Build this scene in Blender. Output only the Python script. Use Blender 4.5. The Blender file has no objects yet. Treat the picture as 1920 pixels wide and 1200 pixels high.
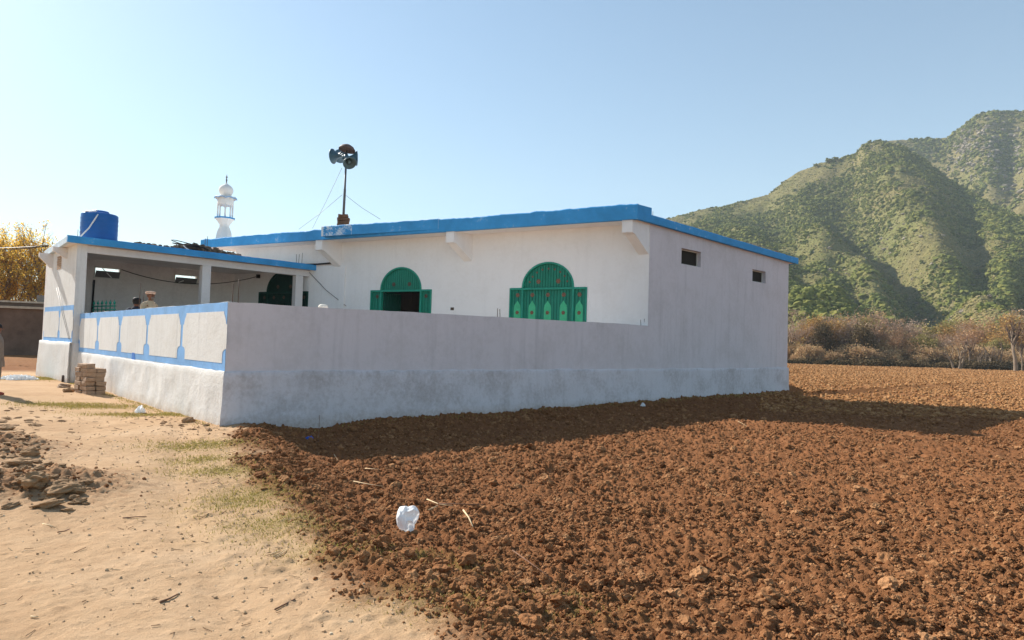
import bpy, bmesh, math, random
import numpy as np
from mathutils import Vector, Matrix

R = math.radians
S = bpy.context.scene
COL = S.collection
random.seed(7)
rng = np.random.default_rng(7)

# ------------------------------------------------------------------ camera
F = 1300.0                      # focal length in pixels of a 1920 wide frame
PITCH, ROLL = math.atan(50 / 1300), 0.030
CAM = Vector((0, 0, 1.6))
CM = Matrix.Rotation(math.pi / 2 + PITCH, 3, 'X') @ Matrix.Rotation(ROLL, 3, 'Z')
cam = bpy.data.cameras.new('camera')
cam.sensor_width = 36
cam.lens = 36 * F / 1920
cam.clip_end = 8000
cam.clip_start = 0.05
co = bpy.data.objects.new('camera', cam)
COL.objects.link(co)
co.matrix_world = Matrix.Translation(CAM) @ CM.to_4x4()
S.camera = co

def ray(u, v):
    return CM @ Vector(((u - 960) / F, -(v - 600) / F, -1))
def at_y(u, v, y):
    d = ray(u, v)
    return CAM + d * (y / d.y)
def at_z(u, v, z):
    d = ray(u, v)
    return CAM + d * ((z - CAM.z) / d.z)
def on_wall(u, v, fr, o=0.0):
    """local (q, z) of the point where the sight line meets a wall plane"""
    d = ray(u, v)
    n = Vector((fr.n[0], fr.n[1], 0))
    p0 = Vector((*fr.pt(0, o, 0)[:2], 0))
    k = (p0 - CAM).dot(n) / d.dot(n)
    p = CAM + d * k
    q = (p.x - fr.p[0]) * fr.d[0] + (p.y - fr.p[1]) * fr.d[1]
    return q, p.z

# ------------------------------------------------------------------ noise
def hsh(ix, iy, seed):
    n = (ix.astype(np.int64) * 374761393 + iy.astype(np.int64) * 668265263 + seed * 144269504) & 0xffffffff
    n = ((n ^ (n >> 13)) * 1274126177) & 0xffffffff
    n = ((n ^ (n >> 15)) * 2246822519) & 0xffffffff
    n ^= n >> 16
    return n / 4294967296.0
def vnoise(x, y, seed=0):
    ix = np.floor(x); iy = np.floor(y)
    fx = x - ix; fy = y - iy
    fx = fx * fx * (3 - 2 * fx); fy = fy * fy * (3 - 2 * fy)
    a = hsh(ix, iy, seed); b = hsh(ix + 1, iy, seed)
    c = hsh(ix, iy + 1, seed); d = hsh(ix + 1, iy + 1, seed)
    return (a + (b - a) * fx + (c - a) * fy + (a - b - c + d) * fx * fy) * 2 - 1
def fbm(x, y, octv=4, seed=0):
    t = 0; a = 1.0; s = 0
    for k in range(octv):
        t = t + a * vnoise(x * 2 ** k + 17.3 * k, y * 2 ** k - 9.1 * k, seed + k); s += a; a *= .5
    return t / s
def bumps(x, y, s, seed, p=.8, k=.5):
    """clods: rounded lumps one per cell"""
    wx = x + .22 * s * vnoise(x / s * 2.3, y / s * 2.3, seed + 5)
    wy = y + .22 * s * vnoise(x / s * 2.3 + 40, y / s * 2.3, seed + 6)
    cx = np.floor(wx / s); cy = np.floor(wy / s)
    h = np.zeros_like(x)
    for i in (-1, 0, 1):
        for j in (-1, 0, 1):
            gx = cx + i; gy = cy + j
            px = (gx + .15 + .7 * hsh(gx, gy, seed)) * s
            py = (gy + .15 + .7 * hsh(gx, gy, seed + 1)) * s
            r = (.22 + .42 * hsh(gx, gy, seed + 2) ** 2) * s
            on = hsh(gx, gy, seed + 3) < p
            d2 = ((wx - px) ** 2 + (wy - py) ** 2) / r ** 2
            b = np.sqrt(np.clip(1 - d2, 0, 1)) * r * k * 2
            h = np.maximum(h, np.where(on, b, 0))
    return h
def sstep(a, b, x):
    t = np.clip((x - a) / (b - a), 0, 1)
    return t * t * (3 - 2 * t)

# ------------------------------------------------------------------ objects, meshes
def tag(o, label=None, cat=None, group=None, kind=None):
    if label: o['label'] = label
    if cat: o['category'] = cat
    if group: o['group'] = group
    if kind: o['kind'] = kind
    return o
def empty(name, loc, label=None, cat=None, group=None):
    o = bpy.data.objects.new(name, None)
    COL.objects.link(o)
    o.location = loc
    o.empty_display_size = .2
    return tag(o, label, cat, group)
def wloc(o):
    v = Vector((0, 0, 0))
    while o is not None:
        v += o.location
        o = o.parent
    return v
def copy_tree(o, parent=None):
    c = o.copy(); COL.objects.link(c)
    if parent is not None: c.parent = parent
    for ch in list(o.children): copy_tree(ch, c)
    return c

def mesh_np(name, V, Fq, mats, parent=None, smooth=False, attr=None, world=True, mi=None):
    """V (n,3); Fq (m,k) one polygon size"""
    V = np.asarray(V, dtype=np.float32); Fq = np.asarray(Fq, dtype=np.int32)
    m = bpy.data.meshes.new(name)
    m.vertices.add(len(V)); m.vertices.foreach_set('co', V.ravel())
    k = Fq.shape[1]
    m.loops.add(Fq.size); m.loops.foreach_set('vertex_index', Fq.ravel())
    m.polygons.add(len(Fq))
    m.polygons.foreach_set('loop_start', np.arange(0, Fq.size, k, dtype=np.int32))
    m.polygons.foreach_set('loop_total', np.full(len(Fq), k, dtype=np.int32))
    if mi is not None: m.polygons.foreach_set('material_index', np.asarray(mi, dtype=np.int32))
    m.update(calc_edges=True)
    m.polygons.foreach_set('use_smooth', np.full(len(Fq), smooth))
    if attr:
        for an, av in attr.items():
            a = m.attributes.new(an, 'FLOAT', 'POINT')
            a.data.foreach_set('value', np.asarray(av, dtype=np.float32))
    for mt in (mats if isinstance(mats, (list, tuple)) else [mats]): m.materials.append(mt)
    o = bpy.data.objects.new(name, m); COL.objects.link(o)
    if parent is not None: o.parent = parent
    return o

class MB:
    """collects shapes; build() links them as ONE mesh object"""
    def __init__(s): s.v = []; s.f = []; s.m = []; s.sm = []
    def add(s, vs, fs, mi=0, smooth=False):
        b = len(s.v)
        s.v += [tuple(p) for p in vs]
        for f in fs: s.f.append([b + i for i in f]); s.m.append(mi); s.sm.append(smooth)
        return s
    def hexa(s, p, mi=0):          # p: 4 bottom, 4 top
        return s.add(p, [(3, 2, 1, 0), (4, 5, 6, 7), (0, 1, 5, 4), (1, 2, 6, 5), (2, 3, 7, 6), (3, 0, 4, 7)], mi)
    def box(s, c, size, rot=None, mi=0, jit=0):
        x, y, z = [k / 2 for k in size]
        ps = [Vector(p) for p in ((-x, -y, -z), (x, -y, -z), (x, y, -z), (-x, y, -z), (-x, -y, z), (x, -y, z), (x, y, z), (-x, y, z))]
        if jit: ps = [p + Vector([random.uniform(-jit, jit) for _ in range(3)]) for p in ps]
        if rot is not None: ps = [rot @ p for p in ps]
        c = Vector(c)
        return s.hexa([c + p for p in ps], mi)
    def fbox(s, fr, q0, q1, o0, o1, z0, z1, mi=0):   # box in a wall frame
        return s.hexa([fr.pt(q0, o0, z0), fr.pt(q1, o0, z0), fr.pt(q1, o1, z0), fr.pt(q0, o1, z0),
                       fr.pt(q0, o0, z1), fr.pt(q1, o0, z1), fr.pt(q1, o1, z1), fr.pt(q0, o1, z1)], mi)
    def prism(s, pts, off, mi=0):  # pts planar polygon 3D, off vector
        n = len(pts); off = Vector(off)
        vs = [Vector(p) for p in pts] + [Vector(p) + off for p in pts]
        fs = [tuple(range(n - 1, -1, -1)), tuple(range(n, 2 * n))]
        fs += [(i, (i + 1) % n, n + (i + 1) % n, n + i) for i in range(n)]
        return s.add(vs, fs, mi)
    def tube(s, pts, r, n=8, mi=0, cap=True, smooth=True):
        pts = [Vector(p) for p in pts]
        rs = r if isinstance(r, (list, tuple)) else [r] * len(pts)
        vs = []; up = Vector((.13, .21, 1)).normalized()
        for i, p in enumerate(pts):
            t = (pts[min(i + 1, len(pts) - 1)] - pts[max(i - 1, 0)]).normalized()
            a = t.cross(up)
            if a.length < .05: a = t.cross(Vector((1, 0, 0)))
            a.normalize(); b = t.cross(a)
            for k in range(n):
                w = 2 * math.pi * k / n
                vs.append(p + (a * math.cos(w) + b * math.sin(w)) * rs[i])
        fs = []
        for i in range(len(pts) - 1):
            for k in range(n):
                k2 = (k + 1) % n
                fs.append((i * n + k, i * n + k2, (i + 1) * n + k2, (i + 1) * n + k))
        if cap:
            fs.append(tuple(range(n - 1, -1, -1))); fs.append(tuple(range((len(pts) - 1) * n, len(pts) * n)))
        return s.add(vs, fs, mi, smooth)
    def lathe(s, prof, n=24, c=(0, 0, 0), rot=None, mi=0, smooth=True, close=False):
        vs = []; c = Vector(c)
        for r, z in prof:
            for k in range(n):
                w = 2 * math.pi * k / n
                p = Vector((r * math.cos(w), r * math.sin(w), z))
                if rot is not None: p = rot @ p
                vs.append(c + p)
        fs = []
        for i in range(len(prof) - 1):
            for k in range(n):
                k2 = (k + 1) % n
                fs.append((i * n + k, i * n + k2, (i + 1) * n + k2, (i + 1) * n + k))
        if close:
            fs.append(tuple(range(n - 1, -1, -1))); fs.append(tuple(range((len(prof) - 1) * n, len(prof) * n)))
        return s.add(vs, fs, mi, smooth)
    def build(s, name, mats, parent=None, world=True):
        off = wloc(parent) if (world and parent is not None) else Vector((0, 0, 0))
        m = bpy.data.meshes.new(name)
        m.from_pydata([(p[0] - off.x, p[1] - off.y, p[2] - off.z) for p in s.v], [], s.f)
        m.polygons.foreach_set('material_index', s.m)
        m.polygons.foreach_set('use_smooth', s.sm)
        for mt in (mats if isinstance(mats, (list, tuple)) else [mats]): m.materials.append(mt)
        if len(s.f) < 6000:
            bm = bmesh.new(); bm.from_mesh(m); bmesh.ops.recalc_face_normals(bm, faces=bm.faces); bm.to_mesh(m); bm.free()
        m.update()
        o = bpy.data.objects.new(name, m); COL.objects.link(o)
        if parent is not None: o.parent = parent
        return o
def bevel(o, w, seg=2):
    b = o.modifiers.new('bevel', 'BEVEL'); b.width = w; b.segments = seg; b.limit_method = 'ANGLE'; b.angle_limit = R(40)
    return o

class Frame:
    def __init__(s, p, d, n=None):
        L = math.hypot(*d); s.p = p; s.d = (d[0] / L, d[1] / L)
        s.n = n if n else (s.d[1], -s.d[0])     # outward: right of the direction
    def pt(s, q, o, z):
        return Vector((s.p[0] + s.d[0] * q + s.n[0] * o, s.p[1] + s.d[1] * q + s.n[1] * o, z))

# ------------------------------------------------------------------ materials
class NT:
    def __init__(s, name):
        s.mat = bpy.data.materials.new(name); s.mat.use_nodes = True
        s.t = s.mat.node_tree; s.b = s.t.nodes['Principled BSDF']
        s.tc = s.t.nodes.new('ShaderNodeTexCoord')
        s.b.inputs['Specular IOR Level'].default_value = .3
    def n(s, typ, **kw):
        o = s.t.nodes.new(typ)
        for k, v in kw.items():
            if k in o.inputs: 
                if hasattr(v, 'is_output'): s.t.links.new(v, o.inputs[k])
                else: o.inputs[k].default_value = v
            else: setattr(o, k, v)
        return o
    def link(s, a, b): s.t.links.new(a, b)
    def pos(s): return s.n('ShaderNodeNewGeometry').outputs['Position']
    def noise(s, scale, detail=5, rough=.6, vec=None, dist=0):
        o = s.n('ShaderNodeTexNoise', Scale=scale, Detail=detail, Roughness=rough, Distortion=dist)
        s.link(vec if vec is not None else s.tc.outputs['Object'], o.inputs['Vector'])
        return o.outputs['Fac']
    def ramp(s, fac, stops):
        o = s.n('ShaderNodeValToRGB'); s.link(fac, o.inputs[0]); e = o.color_ramp.elements
        while len(e) < len(stops): e.new(.5)
        for i, (p, c) in enumerate(stops):
            e[i].position = p; e[i].color = (c, c, c, 1) if not isinstance(c, (tuple, list)) else (*c, 1)
        return o.outputs['Color']
    def mix(s, fac, a, b, mode='MIX'):
        o = s.n('ShaderNodeMix', data_type='RGBA', blend_type=mode)
        for i, v in ((0, fac), (6, a), (7, b)):
            if hasattr(v, 'is_output'): s.link(v, o.inputs[i])
            else: o.inputs[i].default_value = v if i == 0 else (*v, 1)
        return o.outputs[2]
    def math(s, op, a, b=0.0):
        o = s.n('ShaderNodeMath', operation=op)
        for i, v in enumerate((a, b)):
            if hasattr(v, 'is_output'): s.link(v, o.inputs[i])
            else: o.inputs[i].default_value = v
        return o.outputs[0]
    def bump(s, h, strength=.3, dist=.02):
        o = s.n('ShaderNodeBump', Strength=strength, Distance=dist); s.link(h, o.inputs['Height'])
        s.link(o.outputs['Normal'], s.b.inputs['Normal'])
    def done(s, color, rough=.8, spec=None, metal=0):
        if hasattr(color, 'is_output'): s.link(color, s.b.inputs['Base Color'])
        else: s.b.inputs['Base Color'].default_value = (*color, 1)
        s.b.inputs['Roughness'].default_value = rough
        s.b.inputs['Metallic'].default_value = metal
        if spec is not None: s.b.inputs['Specular IOR Level'].default_value = spec
        return s.mat
def simple(name, c, rough=.75, var=.25, scale=6, bump=.0, spec=.3, metal=0, bd=.02):
    t = NT(name)
    f = t.noise(scale)
    c2 = tuple(k * (1 - var) for k in c); c3 = tuple(min(1, k * (1 + var * .6)) for k in c)
    col = t.ramp(f, [(.3, c2), (.7, c3)])
    if bump: t.bump(t.noise(scale * 6, 6), bump, bd)
    return t.done(col, rough, spec, metal)
def island(name, cols, rough=.9, spec=.15, trans=0, bump=0, bscale=30):
    """colour picked per clump / leaf / stone"""
    t = NT(name)
    f = t.n('ShaderNodeNewGeometry').outputs['Random Per Island']
    k = len(cols)
    col = t.ramp(f, [((i + .5) / k if k > 1 else 0, c) for i, c in enumerate(cols)])
    if bump:
        t.bump(t.noise(bscale, 5), bump, .02)
        col = t.mix(.5, col, t.mix(1, col, t.ramp(t.noise(bscale * .6, 4), [(.3, .55), (.7, 1.0)]), 'MULTIPLY'))
    if trans:
        t.done(col, rough, spec)
        tr = t.n('ShaderNodeBsdfTranslucent'); t.link(col, tr.inputs['Color'])
        mx = t.n('ShaderNodeMixShader', Fac=trans); t.link(t.b.outputs[0], mx.inputs[1]); t.link(tr.outputs[0], mx.inputs[2])
        t.link(mx.outputs[0], t.t.nodes['Material Output'].inputs['Surface'])
        return t.mat
    return t.done(col, rough, spec)

def whitewash(name, base=(.78, .76, .74), dirt=(.42, .36, .30), amount=.5, streak=.3, rough_bump=.25, lowdirt=None, scale=1.0):
    t = NT(name); P = t.pos()
    big = t.noise(.9 * scale, 6, .65, P)
    fine = t.noise(9 * scale, 6, .7, P)
    mp = t.n('ShaderNodeMapping'); t.link(P, mp.inputs['Vector']); mp.inputs['Scale'].default_value = (3.2, 3.2, .22)
    st = t.noise(1.6, 5, .65, mp.outputs[0])
    blot = t.ramp(t.math('ADD', t.math('MULTIPLY', big, .6), t.math('MULTIPLY', fine, .4)), [(.46, 0.0), (.68, amount)])
    col = t.mix(blot, base, dirt)
    stf = t.ramp(st, [(.52, 0.0), (.75, streak)])
    col = t.mix(stf, col, tuple(k * .62 for k in base))
    if lowdirt:
        z0, z1, c = lowdirt
        sx = t.n('ShaderNodeSeparateXYZ'); t.link(P, sx.inputs[0])
        g = t.n('ShaderNodeMapRange', **{'From Min': z1, 'From Max': z0}); t.link(sx.outputs[2], g.inputs[0])
        gf = t.math('MULTIPLY', g.outputs[0], t.ramp(fine, [(.3, .25), (.65, 1.0)]))
        col = t.mix(gf, col, c)
    t.bump(t.math('ADD', t.noise(14 * scale, 8, .7, P), t.math('MULTIPLY', big, 1.5)), rough_bump, .02)
    return t.done(col, .92, .1)
def paint(name, c, worn=(.75, .76, .76), amount=.35, scale=2.0, rough=.7, streak=.0, thr=.60):
    t = NT(name); P = t.pos()
    f = t.noise(scale, 8, .7, P); g = t.noise(scale * 7, 6, .7, P)
    col = t.ramp(f, [(.3, tuple(k * .82 for k in c)), (.7, tuple(min(1, k * 1.14) for k in c))])
    w = t.ramp(t.math('ADD', t.math('MULTIPLY', f, .55), t.math('MULTIPLY', g, .45)), [(thr, 0.0), (thr + .06, amount)])
    col = t.mix(w, col, worn)
    t.bump(g, .25, .015)
    return t.done(col, rough, .25)

M_wall = whitewash('white_plaster', (.72, .69, .68), (.56, .51, .47), .4, .22, .18)
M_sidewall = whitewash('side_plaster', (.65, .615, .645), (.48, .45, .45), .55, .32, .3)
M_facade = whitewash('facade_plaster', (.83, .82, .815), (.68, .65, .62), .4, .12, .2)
M_panel = whitewash('panel_plaster', (.72, .715, .70), (.58, .55, .50), .6, .5, .5)
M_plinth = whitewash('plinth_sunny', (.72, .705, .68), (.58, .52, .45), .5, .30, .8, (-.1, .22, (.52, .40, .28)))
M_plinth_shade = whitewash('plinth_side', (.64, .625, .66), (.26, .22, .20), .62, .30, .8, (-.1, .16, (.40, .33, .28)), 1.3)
M_inner = whitewash('porch_plaster', (.72, .68, .66), (.36, .32, .30), .4, .2, .12)
M_fascia = paint('blue_fascia_paint', (.05, .31, .66), (.42, .58, .72), amount=.6, scale=1.3, thr=.57)
M_band = paint('blue_wall_paint', (.19, .40, .72), (.45, .58, .76), .4, 2.4)
M_spot = paint('blue_paint_spot', (.05, .2, .6), amount=.1)
M_chip = paint('flaking_white_paint', (.70, .76, .80), (.1, .32, .6), .6, 3)
M_worn = paint('worn_fascia_paint', (.05, .31, .66), (.66, .74, .80), .95, 2.6, thr=.49)
M_roof = simple('roof_concrete', (.40, .37, .33), .95, .3, 2, .3)
M_floor = simple('courtyard_floor', (.46, .34, .25), .9, .2, 1.5, .1)
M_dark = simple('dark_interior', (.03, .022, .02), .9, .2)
M_green = paint('green_door_paint', (.012, .20, .135), (.10, .26, .20), .35, 3.0, .5)
M_greenframe = paint('green_frame_paint', (.02, .27, .19), (.12, .3, .24), .4, 5.0, .5)
GF_KEEP = M_greenframe; GR_KEEP = M_green
M_leafgreen = paint('light_green_paint', (.06, .46, .24), (.2, .45, .3), .2, 4.0, .5)
M_copper = simple('copper_paint', (.22, .12, .08), .55, .3, 30)
M_iron = simple('rusty_iron', (.10, .065, .05), .75, .35, 20, .2)
M_black = simple('black_rubber', (.012, .012, .014), .5, .2, 10)
M_tank = paint('tank_blue_plastic', (.018, .13, .42), (.03, .15, .5), .3, 1.5, .42)
M_whitepipe = simple('white_pvc', (.80, .80, .78), .4, .08)
M_min = whitewash('minaret_white', (.82, .81, .78), (.62, .60, .56), .3, .12, .1)
M_horn = simple('horn_grey_metal', (.045, .11, .15), .45, .3, 8, .05, .5)
M_hornin = simple('horn_inner', (.085, .125, .125), .5, .2, 8)
M_cap = simple('rusty_bowl', (.13, .085, .075), .6, .4, 7, .2)
M_steel = simple('grey_pole', (.11, .105, .11), .5, .3, 12, .1, .5, .3)
M_wire = simple('thin_wire', (.20, .19, .19), .5, .1)
M_brick = simple('mud_brick_pile', (.20, .10, .055), .95, .35, 9, .7)
M_sandbrick = simple('sandy_block', (.40, .27, .18), .95, .28, 11, .6)
M_mud = simple('mud_wall', (.16, .105, .075), .97, .3, 1.6, .6)
M_mudcap = simple('mud_wall_cap', (.50, .42, .32), .95, .25, 2.5, .4)
M_stone = island('stones', [(.25, .14, .07), (.36, .22, .115), (.30, .175, .09), (.42, .27, .15)], .95, .12, 0, .6, 14)
M_clod = island('soil_clods', [(.22, .098, .042), (.33, .152, .066), (.265, .12, .051), (.41, .21, .098)], .98, .05, 0, .9, 38)
M_farclod = island('dry_clods', [(.26, .125, .050), (.34, .17, .07), (.30, .145, .058), (.42, .23, .105)], .98, .05)
M_pebble = island('pebbles', [(.42, .28, .16), (.52, .37, .23), (.34, .21, .115), (.60, .47, .32)], .95, .1)
M_straw = simple('dry_straw', (.62, .46, .27), .8, .25, 15)
M_twig = simple('brown_twig', (.19, .10, .06), .9, .3, 15)
M_rubble = island('roof_rubble', [(.15, .11, .08), (.22, .16, .115), (.10, .08, .065), (.32, .24, .17)], .95, .1, 0, .5, 14)
M_grass = island('grass', [(.34, .27, .07), (.42, .33, .10), (.26, .25, .05), (.48, .36, .16)], .8, .15, .3)
M_scrub = island('mountain_scrub', [(.125, .142, .038), (.195, .20, .048), (.088, .106, .034), (.25, .235, .062), (.15, .16, .044)], .95, .05, .15)
M_bark = simple('brown_bark', (.13, .085, .06), .95, .3, 3, .3)
M_palebark = simple('pale_bark', (.24, .18, .13), .95, .3, 2, .3)
M_twigs_rust = island('rust_twigs', [(.46, .27, .15), (.56, .34, .18), (.40, .25, .17)], .9, .1, .2)
M_twigs_grey = island('mauve_twigs', [(.44, .31, .23), (.54, .39, .28), (.38, .27, .21)], .9, .1, .2)
M_leaf_orange = island('orange_leaves', [(.46, .26, .08), (.40, .23, .09), (.52, .33, .11), (.30, .21, .09)], .85, .15, .3)
M_leaf_olive = island('olive_leaves', [(.28, .24, .08), (.36, .30, .11), (.21, .17, .065)], .85, .15, .25)
M_leaf_dry = island('dry_leaves', [(.50, .32, .17), (.44, .27, .15), (.40, .28, .13), (.55, .39, .22)], .9, .1, .3)
M_leaf_dark = island('dark_leaves', [(.12, .085, .045), (.17, .12, .06)], .9, .1, .1)
M_leaf_yellow = island('yellow_leaves', [(.74, .46, .07), (.80, .54, .11), (.66, .44, .08), (.50, .42, .13), (.76, .42, .05)], .8, .15, .66)
M_plastic = island('white_plastic', [(.80, .80, .785)], .4, .4, .28)
M_skin = simple('skin', (.22, .095, .055), .6, .1, 20)
M_hair = simple('dark_hair', (.015, .012, .012), .7, .2, 30)
M_beard = simple('grey_beard', (.22, .19, .17), .9, .2, 30)
M_beige = simple('beige_cloth', (.50, .38, .25), .9, .15, 8, .2)
M_darkcloth = simple('dark_cloth', (.03, .03, .045), .9, .15, 8, .2)
M_greycloth = simple('grey_brown_cloth', (.24, .19, .15), .9, .15, 8, .2)
M_pakol = simple('pakol_wool', (.62, .44, .34), .95, .12, 20, .2)
M_whitecap = simple('white_cap', (.78, .72, .62), .9, .1, 20, .2)
M_red = simple('red_shoe', (.3, .05, .03), .6, .2)
M_opening_dark = NT('opening_dark').done((.03, .025, .02), .7, .1)  # matte near-black, the colour standing for unlit window openings
M_frame = simple('pale_frame', (.62, .62, .58), .6, .1)

M_copper_b = M_copper; M_copper_d = simple('dull_copper', (.10, .07, .05), .6, .3, 30)
# ground: trodden path <-> ploughed soil, mixed by a painted attribute
def ground_material():
    t = NT('earth'); P = t.pos()
    at = t.n('ShaderNodeAttribute', attribute_name='soil').outputs['Fac']
    gr = t.n('ShaderNodeAttribute', attribute_name='grassy').outputs['Fac']
    n1 = t.noise(.7, 6, .65, P); n2 = t.noise(7, 8, .7, P); n3 = t.noise(45, 6, .7, P); n4 = t.noise(160, 3, .6, P)
    sand = t.ramp(n1, [(.25, (.40, .245, .135)), (.5, (.505, .328, .19)), (.75, (.57, .392, .245))])
    sand = t.mix(t.ramp(n2, [(.45, 0.0), (.75, .55)]), sand, (.38, .235, .13))
    sand = t.mix(t.ramp(n3, [(.58, 0.0), (.74, .6)]), sand, (.30, .185, .105))
    sand = t.mix(t.ramp(n4, [(.60, 0.0), (.72, .45)]), sand, (.72, .58, .42))
    soil = t.ramp(n2, [(.25, (.175, .071, .030)), (.55, (.255, .111, .047)), (.8, (.335, .158, .072))])
    soil = t.mix(t.ramp(n3, [(.35, .5), (.6, 0.0)]), soil, (.14, .060, .026))
    # the far field has dried pale
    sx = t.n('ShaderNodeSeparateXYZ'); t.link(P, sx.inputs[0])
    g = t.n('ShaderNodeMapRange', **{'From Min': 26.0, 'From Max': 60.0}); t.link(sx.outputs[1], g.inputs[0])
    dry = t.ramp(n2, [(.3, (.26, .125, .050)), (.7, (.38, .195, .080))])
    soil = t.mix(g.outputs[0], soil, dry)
    e = t.math('ADD', at, t.math('MULTIPLY', t.math('SUBTRACT', t.math('ADD', t.math('MULTIPLY', n2, .6), t.math('MULTIPLY', n3, .4)), .5), 1.1))
    ef = t.ramp(e, [(.08, 0.0), (.36, .55), (.70, 1.0)])
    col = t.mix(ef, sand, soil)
    gc = t.ramp(n3, [(.3, (.16, .12, .035)), (.7, (.30, .24, .075))])
    gf = t.math('MULTIPLY', gr, t.ramp(n3, [(.38, .15), (.6, .85)]))
    col = t.mix(gf, col, gc)
    h = t.math('ADD', t.math('MULTIPLY', n3, .5), t.math('ADD', t.math('MULTIPLY', n2, .6), t.math('MULTIPLY', n4, .25)))
    t.bump(h, .85, .03)
    return t.done(col, .97, .06)
M_earth = ground_material()

def hill_material():
    t = NT('hillside'); P = t.pos()
    n1 = t.noise(.006, 6, .6, P); n2 = t.noise(.05, 8, .7, P); n3 = t.noise(.25, 6, .7, P)
    c = t.ramp(n2, [(.25, (.155, .135, .052)), (.5, (.215, .175, .072)), (.75, (.27, .205, .105))])
    c = t.mix(t.ramp(n1, [(.42, 0.0), (.62, .7)]), c, (.18, .185, .058))
    c = t.mix(t.ramp(n3, [(.40, .45), (.58, 0.0)]), c, (.06, .062, .028))
    c = t.mix(t.ramp(t.noise(.08, 8, .75, P), [(.66, 0.0), (.72, .7)]), c, (.30, .25, .19))
    t.bump(t.math('ADD', n3, n2), .8, 2.5)
    return t.done(c, .97, .05)
M_hill = hill_material()

# ------------------------------------------------------------------ plan of the place
A = Vector((-5.25, 12.8)); D1 = Vector((.725, .688)); D2 = Vector((-.664, .748)); N1 = Vector((D1.y, -D1.x)); N2 = Vector((-D2.y, D2.x)) * 1
N2 = Vector((-.748, -.664))
SIDE = Frame(A, D1, (N1.x, N1.y))                 # long side wall, from the near corner away
FRONT = Frame(A, D2, (N2.x, N2.y))                # short sunny wall, from the near corner to the left
QM = on_wall(1213, 680, SIDE)[0]
QB = on_wall(1477, 620, SIDE)[0]
Mv = Vector(SIDE.pt(QM, 0, 0)[:2]); Bv = Vector(SIDE.pt(QB, 0, 0)[:2])
FD = Vector((-.88, .475)).normalized()
FAC = Frame(Mv, FD, (-FD.y, FD.x))
if FAC.n[1] > 0: FAC.n = (FD.y, -FD.x)
QC = on_wall(149, 620, FRONT)[0]                  # left end of the sunny wall
Cv = Vector(FRONT.pt(QC, 0, 0)[:2])
FLOOR = 1.0
ZW_A = on_wall(430, 566, SIDE)[1]; ZW_M = on_wall(1213, 610, SIDE)[1]

# ------------------------------------------------------------------ ground
EY = np.array([-40, -6, -2, 1.5, 3.76, 4.55, 5.32, 6.42, 8.0, 9.3, 10.8, 12.2, 13.0])
EX = np.array([30, 8.0, 3.6, 1.1, -.32, -.86, -1.5, -2.2, -2.95, -3.5, -4.2, -4.85, -5.2])
def edge_x(y): return np.interp(y, EY, EX)
def wall_dist(x, y):
    dx = x - A.x; dy = y - A.y
    return dx * N1.x + dy * N1.y, dx * D1.x + dy * D1.y
def soil_mask(x, y):
    e = x - edge_x(y) + .30 * vnoise(x * .9, y * .9, 3) + .16 * vnoise(x * 3, y * 3, 4)
    m = sstep(-.22, .5, e)
    o, q = wall_dist(x, y)
    # beyond the near corner, everything left of the buildings is trodden earth
    left = (y > 12.6) & (o < .05)
    for bx, by, rx, ry, h in BANKS: m = np.maximum(m, .44 * np.exp(-((x - bx) / rx) ** 2 - ((y - by) / ry) ** 2) * np.where(e < 0, 1, 0))
    far = sstep(29, 33, y - .15 * x + 1.2 * vnoise(x * .4, y * .4, 8))
    back = q > QM + 9
    m = np.where(left, np.where(back, 1.0, far), m)
    return m
BANKS = [(-5.0, 7.15, 1.15, .7, .17), (-7.2, 9.2, 1.4, .8, .18)]
GRASS = [(-4.55, 10.3, .75, .55), (-2.55, 7.05, .55, .65), (-1.9, 6.0, .55, .45), (-1.15, 5.3, .6, .35), (-4.0, 9.1, .45, .35), (-9.6, 15.6, 1.2, .5),
         (-7.4, 14.2, 1.2, .35), (-.25, 4.3, .5, .3), (.35, 5.1, .5, .3), (-.6, 5.8, .5, .3), (-16.5, 24.2, 1.3, .8), (-3.4, 8.3, .6, .4)]
def grass_mask(x, y):
    g = np.zeros_like(x)
    for gx, gy, rx, ry in GRASS:
        g = np.maximum(g, np.exp(-(((x - gx) / rx) ** 2 + ((y - gy) / ry) ** 2)))
    far = sstep(118, 128, y + .05 * x)
    return np.clip(np.maximum(g * (.75 + .5 * vnoise(x * 4, y * 4, 9)), far * .8), 0, 1)
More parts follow.
